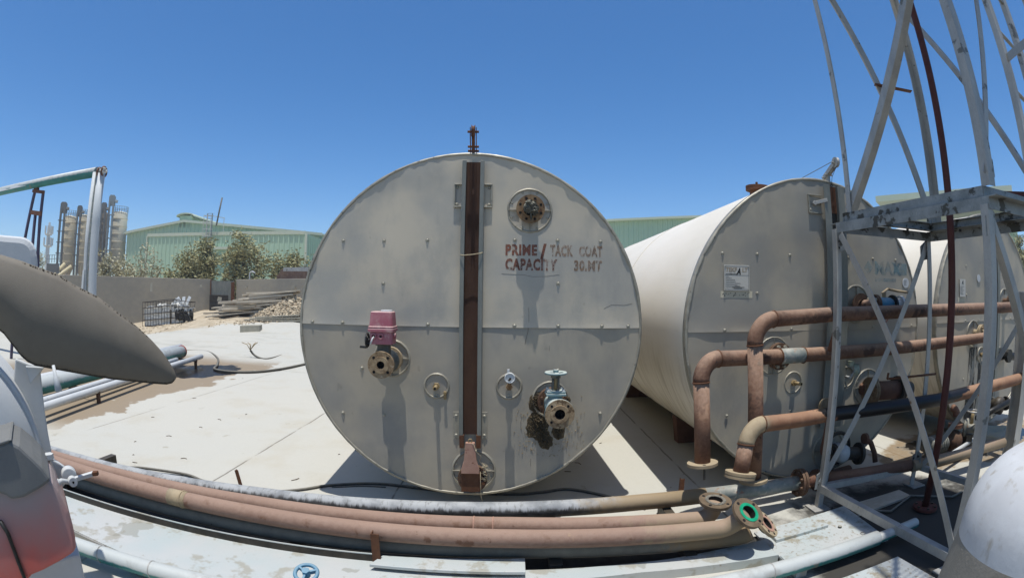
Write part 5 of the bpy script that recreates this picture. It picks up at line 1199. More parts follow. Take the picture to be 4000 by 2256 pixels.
def chute():
    nx, ny = 70, 14; vs = []; fs = []
    xs = [-160 + (689 + 160) * (1 - (1 - i / nx) ** 1.5) for i in range(nx + 1)]
    for back in (0, 1):
        for x in xs:
            y0, y1 = interp(top, min(x, 688.9)), interp(bot, min(x, 683.9))
            if x > 684: y1 = max(y0 + 1, 1484 - (x - 684) * 2.2)
            for j in range(ny + 1):
                v = j / ny; y = y0 + (y1 - y0) * v
                p = pl(x, y, 2.05); d = .05 * (1 - (2 * v - 1) ** 2) * min(1, (y1 - y0) / 300)
                q = CAM + (p - CAM) * (1 - (d * .0) / 2) - NL * (-d * .35); vs.append(p + (p - CAM).normalized() * (.10 - d) - NL * (.012 * back))
    n1 = (nx + 1) * (ny + 1)
    for i in range(nx):
        for j in range(ny):
            a = i * (ny + 1) + j; b = a + ny + 1; fs += [(a, b, b + 1, a + 1), (n1 + a, n1 + a + 1, n1 + b + 1, n1 + b)]
    for i in range(nx):
        for j in (0, ny):
            a = i * (ny + 1) + j; b = a + ny + 1; fs.append((a, b, n1 + b, n1 + a) if j == ny else (b, a, n1 + a, n1 + b))
    MB().add(vs, fs, True).build('chute', M['chute'], mx)
    m = MB(); vs = []; fs = []; nxm = 260
    for i in range(nxm + 1):
        x = -20 + 700 * i / nxm; y1 = interp(bot, min(x, 683)); hgt = 9 + 17 * max(0, noise.noise(V((x * .012, 3, 1))) + .35) + 5 * noise.noise(V((x * .09, 5, 1)))
        for v in (1, .75, .5, .25, 0):
            y = y1 - hgt * (1 - v); p = pl(x, y, 2.05); vs.append(p + (p - CAM).normalized() * (.10 - .003 - .006 * abs(noise.noise(V((x * .2, v * 9, 2)))) * (1 if 0 < v < 1 else 0) - .0))
    for i in range(nxm):
        for j in range(4): a = i * 5 + j; fs.append((a, a + 1, a + 6, a + 5))
    m.add(vs, fs, False)
    for k in range(150):
        x = 30 + 640 * rnd.random(); y = interp(top, x) + 4 + 5 * rnd.random() ** 2; p = pl(x, y, 2.05); p = p + (p - CAM).normalized() * .099
        if noise.noise(V((x * .012, 9, 1))) > -.1: m.blob(p, .0018 + .0025 * rnd.random(), .4, 6, 4)
    m.build('mud_crust', M['mud'], mx)
chute()
slab([(-80, 905), (0, 915), (20, 917), (80, 922), (100, 927), (118, 938), (130, 952), (139, 970), (144, 1000), (146, 1040), (120, 1090), (-80, 1060)], 2.5, .35, M['greypaint'], 'hopper', .03)
ce, ed = pl(-235, 1800, 2.15), pl(167, 1790, 2.15); rad = (ed - ce).length
X_, Y_, Z_ = frame(NL, (0, 0, 1))
MB().lathe([(.0005, .10), (rad * .5, .095), (rad * .82, .07), (rad * .93, .035), (rad * .985, .0), (rad, -.03), (rad, -.30)], ce, NL, 96).build('drum_end', M['greypaint'], mx)
MB().torus(ce + NL * .002, NL, rad * .985, .012, 96, 8).build('drum_seam', M['greypaint'], mx)
slab([(60, 1400), (110, 1420), (173, 1432), (159, 1457), (165, 1515), (173, 1589), (188, 1693), (197, 1740), (207, 1795), (228, 1806), (262, 1830), (285, 1850), (262, 1885), (235, 1910), (262, 1985), (200, 2100), (60, 2100)], 2.25, .03, M['greypaint'], 'flange_plate')
slab([(100, 1430), (175, 1434), (150, 1462), (118, 1500)], 2.20, .02, M['greypaint'], 'gusset', .003)
slab([(284, 2170), (312, 2165), (332, 2256), (345, 2330), (90, 2330), (60, 2230)], 2.30, .25, M['greypaint'], 'lower_box', .01)
o = slab([(172, 1792), (182, 1784), (206, 1786), (215, 1798), (200, 1803)], 2.12, .04, M['white'], 'bolt_seat', .003)
q = pl(192, 1790, 2.10); MB().disc(q, (0, 0, 1), .022, .020, 6).build('bolt', M['white'], o)
q = pl(270, 1855, 2.12); m = MB(); m.disc(q - NL * .03, NL, .034, .045, 28); o = m.build('pivot_boss', M['white'], mx, .004)
q2 = q + NL * .02 + V((.012, 0, -.010)); MB().disc(q2, NL + V((.3, 0, 0)), .020, .03, 24).build('pivot_cap', M['white'], o, .002); MB().disc(q2 + (NL + V((.3, 0, 0))).normalized() * .0305, NL + V((.3, 0, 0)), .005, .002, 12).build('grease_hole', M['hole'], o)
m = MB(); m.rect(q2, pl(365, 1848, 2.06), .014, .018); m.build('lever', M['greypaint'], mx, .002); MB().rect(pl(362, 1848, 2.06), pl(383, 1846, 2.05), .016, .022).build('lever_tip', M['rust'], mx, .002)
MB().tube([q2 + V((0, 0, -.01)), pl(240, 1876, 2.06), pl(210, 1893, 2.04)], .010, 12).tube([pl(232, 1880, 2.055), pl(205, 1896, 2.04)], .014, 12).build('link_rod', M['white'], mx)
a_, b_ = pl(208, 1425, 2.05), pl(229, 1526, 2.03); MB().tube([a_, a_ + (b_ - a_) * .42, a_ + (b_ - a_) * .45, b_, b_ + (b_ - a_) * .02], .01, 18, True, [.0065, .0085, .0105, .0155, .012]).build('handle', M['white'], mx)
red = [(-140, 1900), (23, 1905), (90, 1900), (150, 1880), (190, 1868), (200, 1880), (208, 1887), (229, 1922), (245, 1956), (268, 2002), (285, 2052), (295, 2098), (299, 2140), (290, 2158), (281, 2165), (237, 2193), (172, 2228), (126, 2247), (90, 2290), (-140, 2330)]
slab(red, 1.86, .30, M['redplastic'], 'red_cover', .022)
MB().tube([pl(0, 2033, 1.852), pl(30, 2080, 1.85), pl(62, 2165, 1.85), (pl(96, 2256, 1.85)), pl(104, 2300, 1.85)], .008, 10).build('cover_groove', M['blackp'], mx)
slab([(-140, 1745), (0, 1733), (34, 1721), (76, 1741), (126, 1787), (165, 1826), (195, 1867), (197, 1881), (153, 1911), (92, 1944), (46, 1952), (23, 1936), (0, 1928), (-140, 1920)], 1.84, .30, M['cap'], 'dark_cap', .012)
slab([(-140, 1738), (0, 1726), (34, 1715), (46, 1718), (30, 1727), (0, 1738), (-140, 1750)], 1.83, .31, M['cap'], 'cap_rim', .003)

# ================================================================== BACKGROUND
# perimeter wall in two runs, with a rusty sheet gate in the corner
def wall(name, pts, h, label, th=.2):
    m = MB()
    for (x0, y0), (x1, y1) in zip(pts, pts[1:]):
        a, b = V((x0, y0, -.3)), V((x1, y1, -.3)); d = (b - a).normalized(); n_ = V((-d.y, d.x, 0)); n_ = n_ if n_.dot(a) > 0 else -n_
        m.prism([a, b, b + up * (h + .3), a + up * (h + .3)], n_ * th)
    return tag(m.build(name, M['wall'], None, .015), label, 'wall')
WA = [(-34.0, 3.9), (-20.2, 16.55), (-15.0, 21.25)]
wall('perimeter_wall', WA, 2.32, 'long grey rendered wall on the left, behind the wire cages')
WB = [(-13.85, 21.9), (-9.0, 20.0), (4, 15.2), (30, 14.6)]
wall('perimeter_wall', WB, 2.34, 'grey rendered wall behind the plank heap, right of the rusty gate')
for px, py, h in ((587, 1138, .42), (781, 1120, .12)):
    p = at_range(px, py, 25.0); tag(MB().prism([p, p + V((.10, .06, 0)), p + V((.08, .05, h)), p + V((.0, 0, h * .9))], V((.02, -.03, 0))).build('wall_scar', M['block'], None), 'small white chip mark on the grey wall, %s' % ('above the wire cages' if px < 600 else 'near the rusty gate'), 'mark')
for px, py, h in ((959, 1125, .10), (1146, 1128, .14)):
    p = on_plane(px, py, V((-9.0, 19.95, 0)), V((.365, .931, 0))); tag(MB().prism([p, p + V((.10, -.04, 0)), p + V((.08, -.04, h)), p + V((.0, 0, h * .9))], V((-.02, -.04, 0))).build('wall_scar', M['block'], None), 'small pale chip on the grey wall behind the plank heap, %s' % ('left one' if px < 1000 else 'right one'), 'mark')
gt = thing('rusty_gate', 'dark rusty steel sheets closing the gap at the corner of the wall', 'gate', (-14.5, 21.7, .5))
g0, g1 = V((-14.95, 21.05, 0)), V((-13.85, 21.75, 0)); gd = (g1 - g0); gn = V((gd.y, -gd.x, 0)).normalized()
def gp_(u, z, o): return g0 + gd * u + up * z + gn * o
MB().prism([gp_(0, .2, 0), gp_(1, .2, 0), gp_(1, 2.25, 0), gp_(0, 2.25, 0)], -gn * .03).build('back_sheet', M['galvd'], gt)
MB().prism([gp_(.0, .95, .12), gp_(.75, .95, .12), gp_(.75, 1.55, .12), gp_(.0, 1.55, .12)], -gn * .12).build('black_box', M['darksteel'], gt, .01)
MB().prism([gp_(.0, .55, .2), gp_(.85, .55, .2), gp_(.85, 1.12, .2), gp_(.0, 1.12, .2)], -gn * .2).build('black_box', M['bagdark'], gt, .01)
MB().prism([gp_(.86, .4, .05), gp_(1.0, .4, .05), gp_(1.0, 2.2, .05), gp_(.86, 2.2, .05)], -gn * .05).build('rusty_post', M['rust'], gt)
MB().prism([gp_(.02, .4, .06), gp_(.06, .4, .06), gp_(.06, 2.3, .06), gp_(.02, 2.3, .06)], -gn * .05).build('rusty_post', M['rust'], gt)
p = gp_(.3, 1.25, .125); MB().prism([p, p + gd * .18, p + gd * .2 + up * .18, p + gd * .05 + up * .22], gn * .004).build('peeled_patch', M['block'], gt)

# wire cages with torn bags
def cage(pa, pb, h, depth, label, crush):
    a, b = drop(*pa), drop(*pb); a.z = gz(a.x, a.y); b.z = gz(b.x, b.y)
    t = thing('wire_cage', label, 'cage', a, 'wire cages of torn bags by the wall'); d = (b - a); L = d.length; d.normalize(); n_ = V((-d.y, d.x, 0)); n_ = n_ if n_.dot(a) > 0 else -n_
    def P(u, v, z):
        w_ = crush * .25 * noise.noise(V((u * 1.3, v * 1.1, z * 1.4 + 3))) * z
        return a + d * (u + w_) + n_ * (v + w_ * .5) + up * (z * (1 - crush * .25 * (u / L)) + .02)
    m = MB()
    nx = max(5, int(L / .17))
    for v in (0, depth):
        for i in range(nx + 1): m.tube([P(L * i / nx, v, z * h / 4) for z in range(5)], .011, 6)
        for k in range(5): m.tube([P(L * i / nx, v, h * k / 4) for i in range(nx + 1)], .016, 6)
    for k in range(5):
        for u in (0, L): m.tube([P(u, depth * q / 4, h * k / 4) for q in range(5)], .016, 6)
    m.build('wire_mesh', M['darksteel'], t)
    m = MB(); nu, nz_ = 16, 9
    for side in (0, 1):
        vs = []; fs = []
        for i in range(nu + 1):
            for k in range(nz_ + 1):
                u = L * (.04 + .92 * i / nu); zz = h * (.80 - .1 * noise.noise(V((u * 3, 1, side))) - crush * .2 * noise.noise(V((u * 2, 5, 0)))) * k / nz_
                q = P(u, .05 if not side else depth - .05, zz); q += n_ * (.06 * noise.noise(V((u * 4, zz * 5, side * 7)))) ; vs.append(q)
        for i in range(nu):
            for k in range(nz_): a_ = i * (nz_ + 1) + k; fs.append((a_, a_ + nz_ + 1, a_ + nz_ + 2, a_ + 1))
        m.add(vs, fs, True)
    for k in range(26):
        u = L * rnd.random(); m.blob(P(u, depth * (.2 + .6 * rnd.random()), h * (.55 + .25 * rnd.random())), .12, .5, 7, 5, (1.3, 1, .7))
    m.build('torn_bags', M['bag'], t)
    if crush:
        m = MB()
        for k in range(7): m.blob(P(L * (.15 + .8 * rnd.random()), .02, h * (.15 + .3 * rnd.random())), .15, .5, 7, 5, (1, .4, 1.2))
        m.build('black_sheet', M['bagdark'], t)
        m = MB()
        for k in range(6):
            q = P(L * rnd.random(), depth * .4, h * .85); m.rect(q, q + V((.35 - .7 * rnd.random(), .1, .35 * rnd.random() + .05)), .16, .03)
        m.build('scrap_sheet', M['white'], t)
cage((557, 1276), (664, 1268), 1.02, .95, 'intact wire cage holding a grey bag, left of the pair by the wall', 0.0)
cage((667, 1268), (752, 1254), 1.0, .95, 'crushed wire cage of torn bags and scrap, right of the pair by the wall', 1.0)

# plank heap
rnd.seed(5)
c0_ = drop(968, 1238); dirx = V((.80, .18, 0)).normalized(); diry = V((-.18, .80, 0)).normalized()
n_planks = 24
for k in range(n_planks):
    lay = k // 4; L = 2.3 + 1.2 * rnd.random() - .10 * lay; c = c0_ + dirx * (.25 * lay - .3 + .6 * (rnd.random() - .5)) + diry * (.30 * (k % 4) + .1 * rnd.random()) + up * (.14 + .165 * lay + .04 * rnd.random())
    d = (dirx + diry * .30 * (rnd.random() - .5) + up * (.05 + .10 * (rnd.random() - .2))).normalized()
    a, b = c - d * L * .55, c + d * L * .45; wd = .16 + .16 * rnd.random()
    o = MB().rect(a, b, wd, .035 + .06 * rnd.random(), (-d.y, d.x, .25 * (rnd.random() - .7))).build('plank', M['timber'], None)
    tag(o, 'weathered plank in the heap by the wall, between the wire cages and the rubble', 'plank', 'weathered planks heaped by the wall')
c = drop(955, 1253)
for k in range(3):
    q = c + V((.2 * k, .1 * k, .05 + .05 * k)); tag(MB().rect(q, q + dirx * (2.6 - .4 * k) + up * (.02 + .05 * k), .22, .04, diry).build('plank', M['block'], None), 'pale board at the foot of the plank heap, %s of three' % ('lowest', 'middle', 'topmost')[k], 'plank', 'pale boards below the plank heap')
# rubble
rnd.seed(21); m = MB(); c = drop(1120, 1246)
for k in range(2600):
    a, r = rnd.random() * 6.28, rnd.random() ** .6; x, y = c.x + math.cos(a) * r * 1.9, c.y + math.sin(a) * r * 1.2 + .4
    z = gz(x, y) +   .92 * max(0, 1 - r) ** .8 * (.8 + .3 * rnd.random()); m.blob((x, y, z - .03), .03 + .075 * rnd.random() ** 2, .35, 5, 3)
tag(m.build('rubble_heap', M['rubble']), 'heap of broken pale rubble beside the stencilled tank, right of the planks', 'rubble', kind='stuff')
m = MB(); rnd.seed(3)
for k in range(1100):
    px, py = 540 + 640 * rnd.random(), 1250 + 75 * rnd.random() ** 1.5
    p = drop(px, py)
    if p.y - .55 * p.x > 21.6: m.blob(p + up * .01, .02 + .055 * rnd.random() ** 3, .4, 5, 4, (1, 1, .6))
tag(m.build('gravel', M['rubble']), 'loose stones scattered on the sandy strip below the wall', 'gravel', kind='stuff')
p = drop(937, 1299); q = drop(1014, 1297); d = (q - p).normalized(); nn = V((-d.y, d.x, 0)); L = (q - p).length
m = MB(); m.prism([p, q, q + nn * .42, p + nn * .42], up * .17)
for a, b in (((0, 0), (L, .10)), ((0, .32), (L, .42)), ((0, .10), (.22, .32)), ((L - .22, .10), (L, .32))):
    z0 = .171; m.prism([p + d * a[0] + nn * a[1] + up * z0, p + d * b[0] + nn * a[1] + up * z0, p + d * b[0] + nn * b[1] + up * z0, p + d * a[0] + nn * b[1] + up * z0], up * .07)
tag(m.build('concrete_block', M['block'], None, .01), 'hollow concrete block lying alone on the far slab', 'block')

# white and teal pipes on low stands at the left
wp = 'whitened pipes on low stands at the left of the yard'
def yardpipe(a, b, r, label, m_='white'):
    a, b = V(a), V(b); t = thing('yard_pipe', label, 'pipe', (a + b) / 2, wp); MB().tube([a, a * .66 + b * .34, a * .33 + b * .67, b], r, 18).build('pipe', M[m_], t)
    MB().lathe([(.0005, 0), (r * .86, 0)], b + (b - a).normalized() * .002, b - a, 20).build('open_end', M['hole'], t); return t
yardpipe((-5.25, 2.2, .20), (-6.97, 9.45, .20), .055, 'thin white yard pipe lying nearest, standing clear over the oil patch')
yardpipe((-5.45, 2.2, .21), (-7.05, 8.6, .21), .050, 'thin white yard pipe second from the front')
tb = yardpipe((-5.95, 2.3, .32), (-7.32, 9.15, .32), .125, 'thick teal yard pipe whitened on top with a red ring at its end', 'teal')
MB().torus((-7.315, 9.13, .32), (-.2, 1, 0), .125, .016, 30, 8).build('red_ring', M['redpen'], tb)
yardpipe((-6.25, 2.4, .33), (-7.75, 9.6, .33), .085, 'white yard pipe lying behind the thick teal one')
yardpipe((-6.55, 2.4, .30), (-8.2, 10.2, .30), .055, 'thin white yard pipe lying farthest back')
for x, y in ((-6.85, 9.05), (-5.95, 5.2)):
    tag(MB().rect((x, y, .001), (x, y, .145), .05, .05).rect((x - .9, y + .1, .150), (x + .05, y, .150), .05, .012, (0, 0, 1)).rect((x - .85, y + .1, .001), (x - .85, y + .1, .145), .05, .05).build('pipe_stand', M['flangedark'], None), 'low rusty stand below the whitened yard pipes, %s' % ('at the oil patch' if y > 8 else 'behind the chute handle'), 'stand', 'low stands below the yard pipes')

# raised duct on a trestle
du = thing('raised_duct', 'raised teal duct under a white cover, dropping down a white wrapped column', 'duct', (-8.3, 7.2, 0))
zt = 4.02
MB().tube([(-24, 7.9, zt - .02), (-18, 7.5, zt), (-12.7, 7.2, zt + .02), (-8.42, 7.16, zt)], .105, 20).build('duct', M['teal'], du)
m = MB(); vs = []; fs = []; N = 60
for i in range(N + 1):
    x = -24 + 15.5 * i / N; y = 7.9 - .7 * min(1, i / N * 1.4)
    for j in range(9):
        a = R(-10 + 200 * j / 8); r = .112 + .016 * noise.noise(V((x * 2.3, j * .6, 2))) + (.03 * max(0, noise.noise(V((x * .9, 4, j * .2)))) if j > 6 else 0)
        vs.append((x, y + math.cos(a) * r, zt + math.sin(a) * r))
for i in range(N):
    for j in range(8): a = i * 9 + j; fs.append((a, a + 9, a + 10, a + 1))
MB().add(vs, fs, True).build('white_cover', M['wrap'], du) if 'wrap' in M else None
M['wrap'] = mat('dusty white wrapping', (.60, .67, .80), (.68, .74, .86), 3, .6, 0, .003, 12, spots=[((.40, .42, .42), 4, .66, .1)], stretch=(1, 1, .4))
if 'white_cover' not in bpy.data.objects: MB().add(vs, fs, True).build('white_cover', M['wrap'], du)
cb = V((-8.33, 7.20, 0)); m = MB(); m.tube([cb, cb + up * 1, cb + up * 2, cb + up * 3, cb + up * 3.98], .1, 20); m.build('wrapped_column', M['wrap'], du)
MB().tube([cb + V((-.10, -.07, .3)), cb + V((-.13, -.10, 1.2)), cb + V((-.14, -.09, 2.5)), cb + V((-.10, -.10, 4.0))], .05, 14).build('thin_wrapped_pipe', M['wrap'], du)
MB().rect(cb + V((-.045, -.095, .2)), cb + V((-.045, -.095, 3.95)), .05, .02, (1, 0, 0)).build('seam_strip', M['bluegrey'], du)
m = MB(); m.prism([cb + V((-.19, -.11, 2.02)), cb + V((-.08, -.15, 2.02)), cb + V((-.14, -.17, 1.05)), cb + V((-.25, -.13, 1.05))], V((.01, -.03, 0))); m.build('loose_flap', M['wrap'], du)
for a_ in (V((-.03, -.02, 4.0)), V((.07, .02, 4.02))): MB().torus(cb + a_, (1, .2, 0), .10, .022, 26, 8).build('end_ring', M['rustdark'], du)
m = MB()
for k in range(14): m.blob(cb + V((-.12 + .25 * rnd.random(), -.06 + .1 * rnd.random(), 3.98 + .10 * rnd.random())), .045, .4, 7, 5, (1.5, 1, .7))
m.build('bunched_wrapping', M['wrap'], du)
tr = thing('pipe_trestle', 'purple and rust coloured trestle standing under the raised duct', 'trestle', (-10.9, 7.2, 0))
for a, b in (((-10.95, 7.2, 3.85), (-11.55, 7.0, 0)), ((-10.62, 7.25, 3.85), (-10.62, 7.25, 0)), ((-10.80, 7.2, 3.3), (-10.55, 7.0, 0)), ((-10.72, 7.3, 3.3), (-10.60, 7.35, 0))):
    MB().rect(a, b, .06, .06).build('leg', M['purple'], tr)
MB().rect((-11.02, 7.2, 3.87), (-10.55, 7.2, 3.80), .07, .09, (0, 0, 1)).build('cross_beam', M['rustdark'], tr); MB().rect((-11.06, 7.18, 3.38), (-10.5, 7.18, 3.30), .05, .10, (0, 1, 0)).build('cross_beam', M['rustdark'], tr)
MB().rect((-10.98, 7.2, 3.90), (-10.80, 7.2, 3.92), .12, .06).build('saddle_block', M['rust'], tr)

# silos and bucket elevators beyond the wall
RS = 83.0
def sil(px0, px1, ptop, pcone, m_, label, rings=6, rail=True):
    a, b = at_range(px0, ptop, RS), at_range(px1, ptop, RS); c = (a + b) / 2; r = (b - a).length / 2; zt_ = a.z; zc = at_range((px0 + px1) / 2, pcone, RS).z
    t = thing('cement_silo', label, 'silo', (c.x, c.y, 0), 'cement silos beyond the wall'); c = V((c.x, c.y, 0))
    MB().lathe([(.2, zc - 2.2), (r, zc), (r, zt_), (r * .9, zt_ + .25), (.05, zt_ + .5)], c, up, 40).build('body', M[m_], t)
    m = MB()
    for k in range(rings): m.lathe([(r + .001, 0), (r + .07, .02), (r + .07, .12), (r + .001, .14)], c + up * (zc + (zt_ - zc) * (k + .3) / rings), up, 40, smooth=False)
    m.build('ring_flange', M[m_], t)
    for k in range(4):
        a_ = R(45 + 90 * k); q = c + V((math.cos(a_) * r * .9, math.sin(a_) * r * .9, 0)); MB().rect(q, q + up * zc, .2, .2).build('leg', M[m_], t)
    if rail:
        m = MB()
        for k in range(20): a_ = R(18 * k); q = c + V((math.cos(a_) * r, math.sin(a_) * r, zt_)); m.rect(q, q + up * 1.1, .05, .05)
        for h in (.55, 1.1): m.torus(c + up * (zt_ + h), up, r, .03, 40, 5)
        m.build('guard_rail', M['elevblue'], t)
    return t
sil(248, 303, 852, 1035, 'silo', 'cream cement silo farthest left, beside the first bucket elevator')
sil(309, 352, 848, 1035, 'silo', 'cream cement silo half hidden behind the white column', 7)
sil(387, 430, 838, 1010, 'silodark', 'dark brown cement silo right of the white column', 7, False)
sil(440, 500, 835, 1018, 'silopale', 'pale cement silo farthest right, beside the green warehouse', 6)
def elev(px, ptop, wd, m_, label):
    c = at_range(px, ptop, RS - 2.5); zt_ = c.z; c = V((c.x, c.y, 0)); t = thing('bucket_elevator', label, 'elevator', c, 'bucket elevators between the silos'); s_ = V((.8, .6, 0)); dpt = V((-.6, .8, 0))
    for u in (-.5, .5):
        q = c + s_ * u * wd; MB().rect(q, q + up * (zt_ - 1.0), wd * .44, wd * .6, s_).build('casing', M[m_], t)
    hd = MB(); hd.prism([c - s_ * wd * .8 + up * (zt_ - 1.6), c + s_ * wd * .8 + up * (zt_ - 1.6), c + s_ * wd * .8 + up * (zt_ - .25), c + s_ * wd * .5 + up * zt_, c - s_ * wd * .5 + up * zt_, c - s_ * wd * .8 + up * (zt_ - .25)], dpt * wd * .8); hd.build('head', M[m_], t)
    for k in range(7): z = zt_ * (.15 + .11 * k); MB().rect(c - s_ * wd * 1.0 + up * z, c + s_ * wd * 1.0 + up * z, .10, wd * .7, up).build('casing_flange', M[m_], t)
    MB().rect(c + s_ * wd * .8 + up * (zt_ - .9), c + s_ * wd * 1.5 + up * (zt_ - 1.0), .35, .35).build('spout', M[m_], t)
elev(250, 788, 0.66, 'elev', 'dark bucket elevator farthest left beside the first silo')
elev(313, 802, 0.53, 'elev', 'dark bucket elevator second from the left, just left of the white column')
elev(408, 790, 0.56, 'elev', 'dark bucket elevator just right of the white column')
elev(440, 761, 0.66, 'elevblue', 'tallest blue grey bucket elevator in front of the pale silo')
for i, (a, b) in enumerate((((205, 1080), (253, 1030)), ((225, 1080), (278, 1040)))):
    p, q = at_range(*a, 78), at_range(*b, 79); tag(MB().tube([p + (p - q) * .9, q], .28, 12).build('screw_conveyor', M['yellowtube'], None), 'sloping cream conveyor tube below the silos, %s one' % ('left', 'right')[i], 'conveyor', 'cream conveyor tubes below the silos')
pm = thing('railed_platform', 'railed grey platform on a container at the foot of the silos', 'platform', at_range(205, 1050, 78))
p, q = at_range(182, 1028, 78), at_range(232, 1024, 78); d = (q - p); nn = V((-d.y, d.x, 0)).normalized() * 2
MB().prism([V((p.x, p.y, 0)), V((q.x, q.y, 0)), V((q.x, q.y, p.z)), V((p.x, p.y, p.z))], nn).build('container', M['elev'], pm)
m = MB()
for k in range(6): m.rect(p + d * k / 5, p + d * k / 5 + up * 1.1, .07, .07)
for h in (.55, 1.1): m.rect(p + up * h, p + d + up * h, .06, .06)
m.build('railing', M['elevblue'], pm)
ms = at_range(194, 868, 190); zt_ = ms.z; c = V((ms.x, ms.y, 0)); mt = thing('telecom_mast', 'slim pale telecom mast far behind the trestle', 'mast', c)
MB().lathe([(.95, 0), (.70, zt_ - 3), (.35, zt_)], c, up, 16).build('mast', M['mast'], mt)
for h, r in ((zt_ - 8.2, 1.75), (zt_ - 4.3, 1.5)):
    MB().lathe([(r * .4, h), (r * .9, h), (r * .9, h + .5), (r * .4, h + .5)], c, up, 16, close=True).build('ring_platform', M['mast'], mt)
    for k in range(7):
        a_ = 2 * math.pi * k / 7; q = c + V((math.cos(a_) * r, math.sin(a_) * r, h + .4)); MB().rect(q, q + up * 2.6, .5, .3).build('antenna_panel', M['mast'], mt)

# green warehouses
def corr(mb, a, b, z0, z1f, n_, pitch=.55, dep=.07):
    """ribbed sheet wall from a to b; z1f(t) = top height along it; n_ = outward"""
    a, b = V(a), V(b); L = (b - a).length; N = int(L / pitch); prof = []
    for i in range(N):
        for f, o in ((0, 0), (.55, 0), (.68, 1), (.87, 1)): prof.append(((i + f) / N, o))
    prof.append((1.0, 0)); vs = []; fs = []
    for t, o in prof:
        p = a + (b - a) * t + n_ * (dep * o); vs += [V((p.x, p.y, z0)), V((p.x, p.y, z1f(t)))]
    for i in range(len(prof) - 1): fs.append((2 * i, 2 * i + 2, 2 * i + 3, 2 * i + 1))
    return mb.add(vs, fs, False)
def azr(px, py, r): p = at_range(px, py, r); return p
wh = thing('green_warehouse', 'mint green ribbed warehouse with a ridge ventilator, left of the stencilled tank', 'warehouse', (-40, 58, 0))
Lp, Rp = azr(497, 911, 80), azr(1262, 918, 66); gl = Rp - Lp; gl.z = 0; L = gl.length; gdir = gl.normalized(); bk = V((-gdir.y, gdir.x, 0)); bk = bk if bk.dot(Lp) > 0 else -bk; ou = -bk
A0 = V((Lp.x, Lp.y, 0)); ze0, ze1 = Lp.z, Rp.z
rd = ray(724, 868); tt = None
# where the ridge line of sight meets the gable plane
pr = on_plane(724, 866, A0, ou); tr_ = (pr - A0).dot(gdir) / L; zr = pr.z
def gab(t): return ze0 + (zr - ze0) * t / tr_ if t < tr_ else zr + (ze1 - zr) * (t - tr_) / (1 - tr_)
m = MB(); corr(m, A0, A0 + gdir * L, 0, gab, ou, .7, .09); m.build('gable_wall', M['green1'], wh)
D = 42.0; pk = A0 + gdir * L * tr_ + up * zr; e0 = A0 + up * ze0; e1 = A0 + gdir * L + up * ze1
for q, w_ in ((e0 - gdir * .5 - up * .1, pk), (pk, e1 + gdir * .5 - up * .1)):
    MB().prism([q + ou * .4, w_ + ou * .4, w_ + bk * D, q + bk * D], up * .18).build('roof', M['green2'], wh)
MB().prism([e0 + ou * .42 - up * .12, pk + ou * .42 - up * .12, pk + ou * .42 + up * .24, e0 + ou * .42 + up * .24], ou * .06).prism([pk + ou * .42 - up * .12, e1 + ou * .42 - up * .12, e1 + ou * .42 + up * .24, pk + ou * .42 + up * .24], ou * .06).build('roof_edge', M['trim'], wh)
MB().prism([e0 - up * ze0 + bk * .05, e0 + bk * .05, e0 + bk * D, e0 - up * ze0 + bk * D], gdir * .1).build('side_wall', M['green3'], wh)
MB().prism([e1 - up * ze1 + bk * .05, e1 + bk * .05, e1 + bk * D, e1 - up * ze1 + bk * D], -gdir * .1).build('side_wall', M['green3'], wh)
vw = 1.05; m = MB(); m.prism([pk - gdir * vw - up * .8, pk + gdir * vw - up * .8, pk + gdir * vw + up * .85, pk - gdir * vw + up * .85], bk * .3); m.prism([pk - gdir * vw * .7 + bk * .3 - up * .6, pk + gdir * vw * .7 + bk * .3 - up * .6, pk + gdir * vw * .7 + bk * .3 + up * .8, pk - gdir * vw * .7 + bk * .3 + up * .8], bk * D * .9)
o = m.build('ridge_ventilator', M['green1'], wh)
m = MB(); pts = []
for i in range(9): a_ = math.pi * i / 8; pts.append(pk + ou * .3 + gdir * (-math.cos(a_) * (vw + .45)) + up * (.85 + .42 * math.sin(a_)))
pts2 = [p - up * .16 for p in pts[::-1]]; m.prism(pts + pts2, bk * D * .95); m.build('ventilator_cap', M['green2'], o)
# flat fronted annex
TLp, TRp, TSp = azr(577, 926, 66.0), azr(1195, 907, 56.0), azr(1275, 940, 62.0); za = (TLp.z + TRp.z) / 2
a0_, a1_, a2_ = V((TLp.x, TLp.y, 0)), V((TRp.x, TRp.y, 0)), V((TSp.x, TSp.y, 0))
fd = (a1_ - a0_).normalized(); fo = V((fd.y, -fd.x, 0)); sd_ = (a2_ - a1_).normalized(); so_ = V((sd_.y, -sd_.x, 0))
m = MB(); corr(m, a0_, a1_, 0, lambda t: za, fo, .62, .10); m.build('annex_front', M['green1'], wh)
m = MB(); corr(m, a1_, a2_ + sd_ * 2, 0, lambda t: za - .3 * t, so_, .62, .10); m.build('annex_side', M['green3'], wh)
MB().prism([a0_ + up * (za - .02), a1_ + up * (za - .02), a2_ + up * (za - .3), a0_ + (a2_ - a1_) + up * (za - .3)], up * .1).build('annex_roof', M['green2'], wh)
m = MB()
m.prism([a0_ + fo * .14 + up * (za - .10), a1_ + fo * .14 + up * (za - .10), a1_ + fo * .14 + up * (za + .28), a0_ + fo * .14 + up * (za + .28)], -fo * .2)
m.rect(a1_ + fo * .1 + so_ * .1, a1_ + fo * .1 + so_ * .1 + up * za, .25, .25, fd); m.rect(a0_ + fo * .1, a0_ + fo * .1 + up * za, .18, .18, fd); m.build('annex_trim', M['trim'], wh)
dq = on_plane(845, 965, a0_, fo); dr = on_plane(905, 965, a0_, fo)
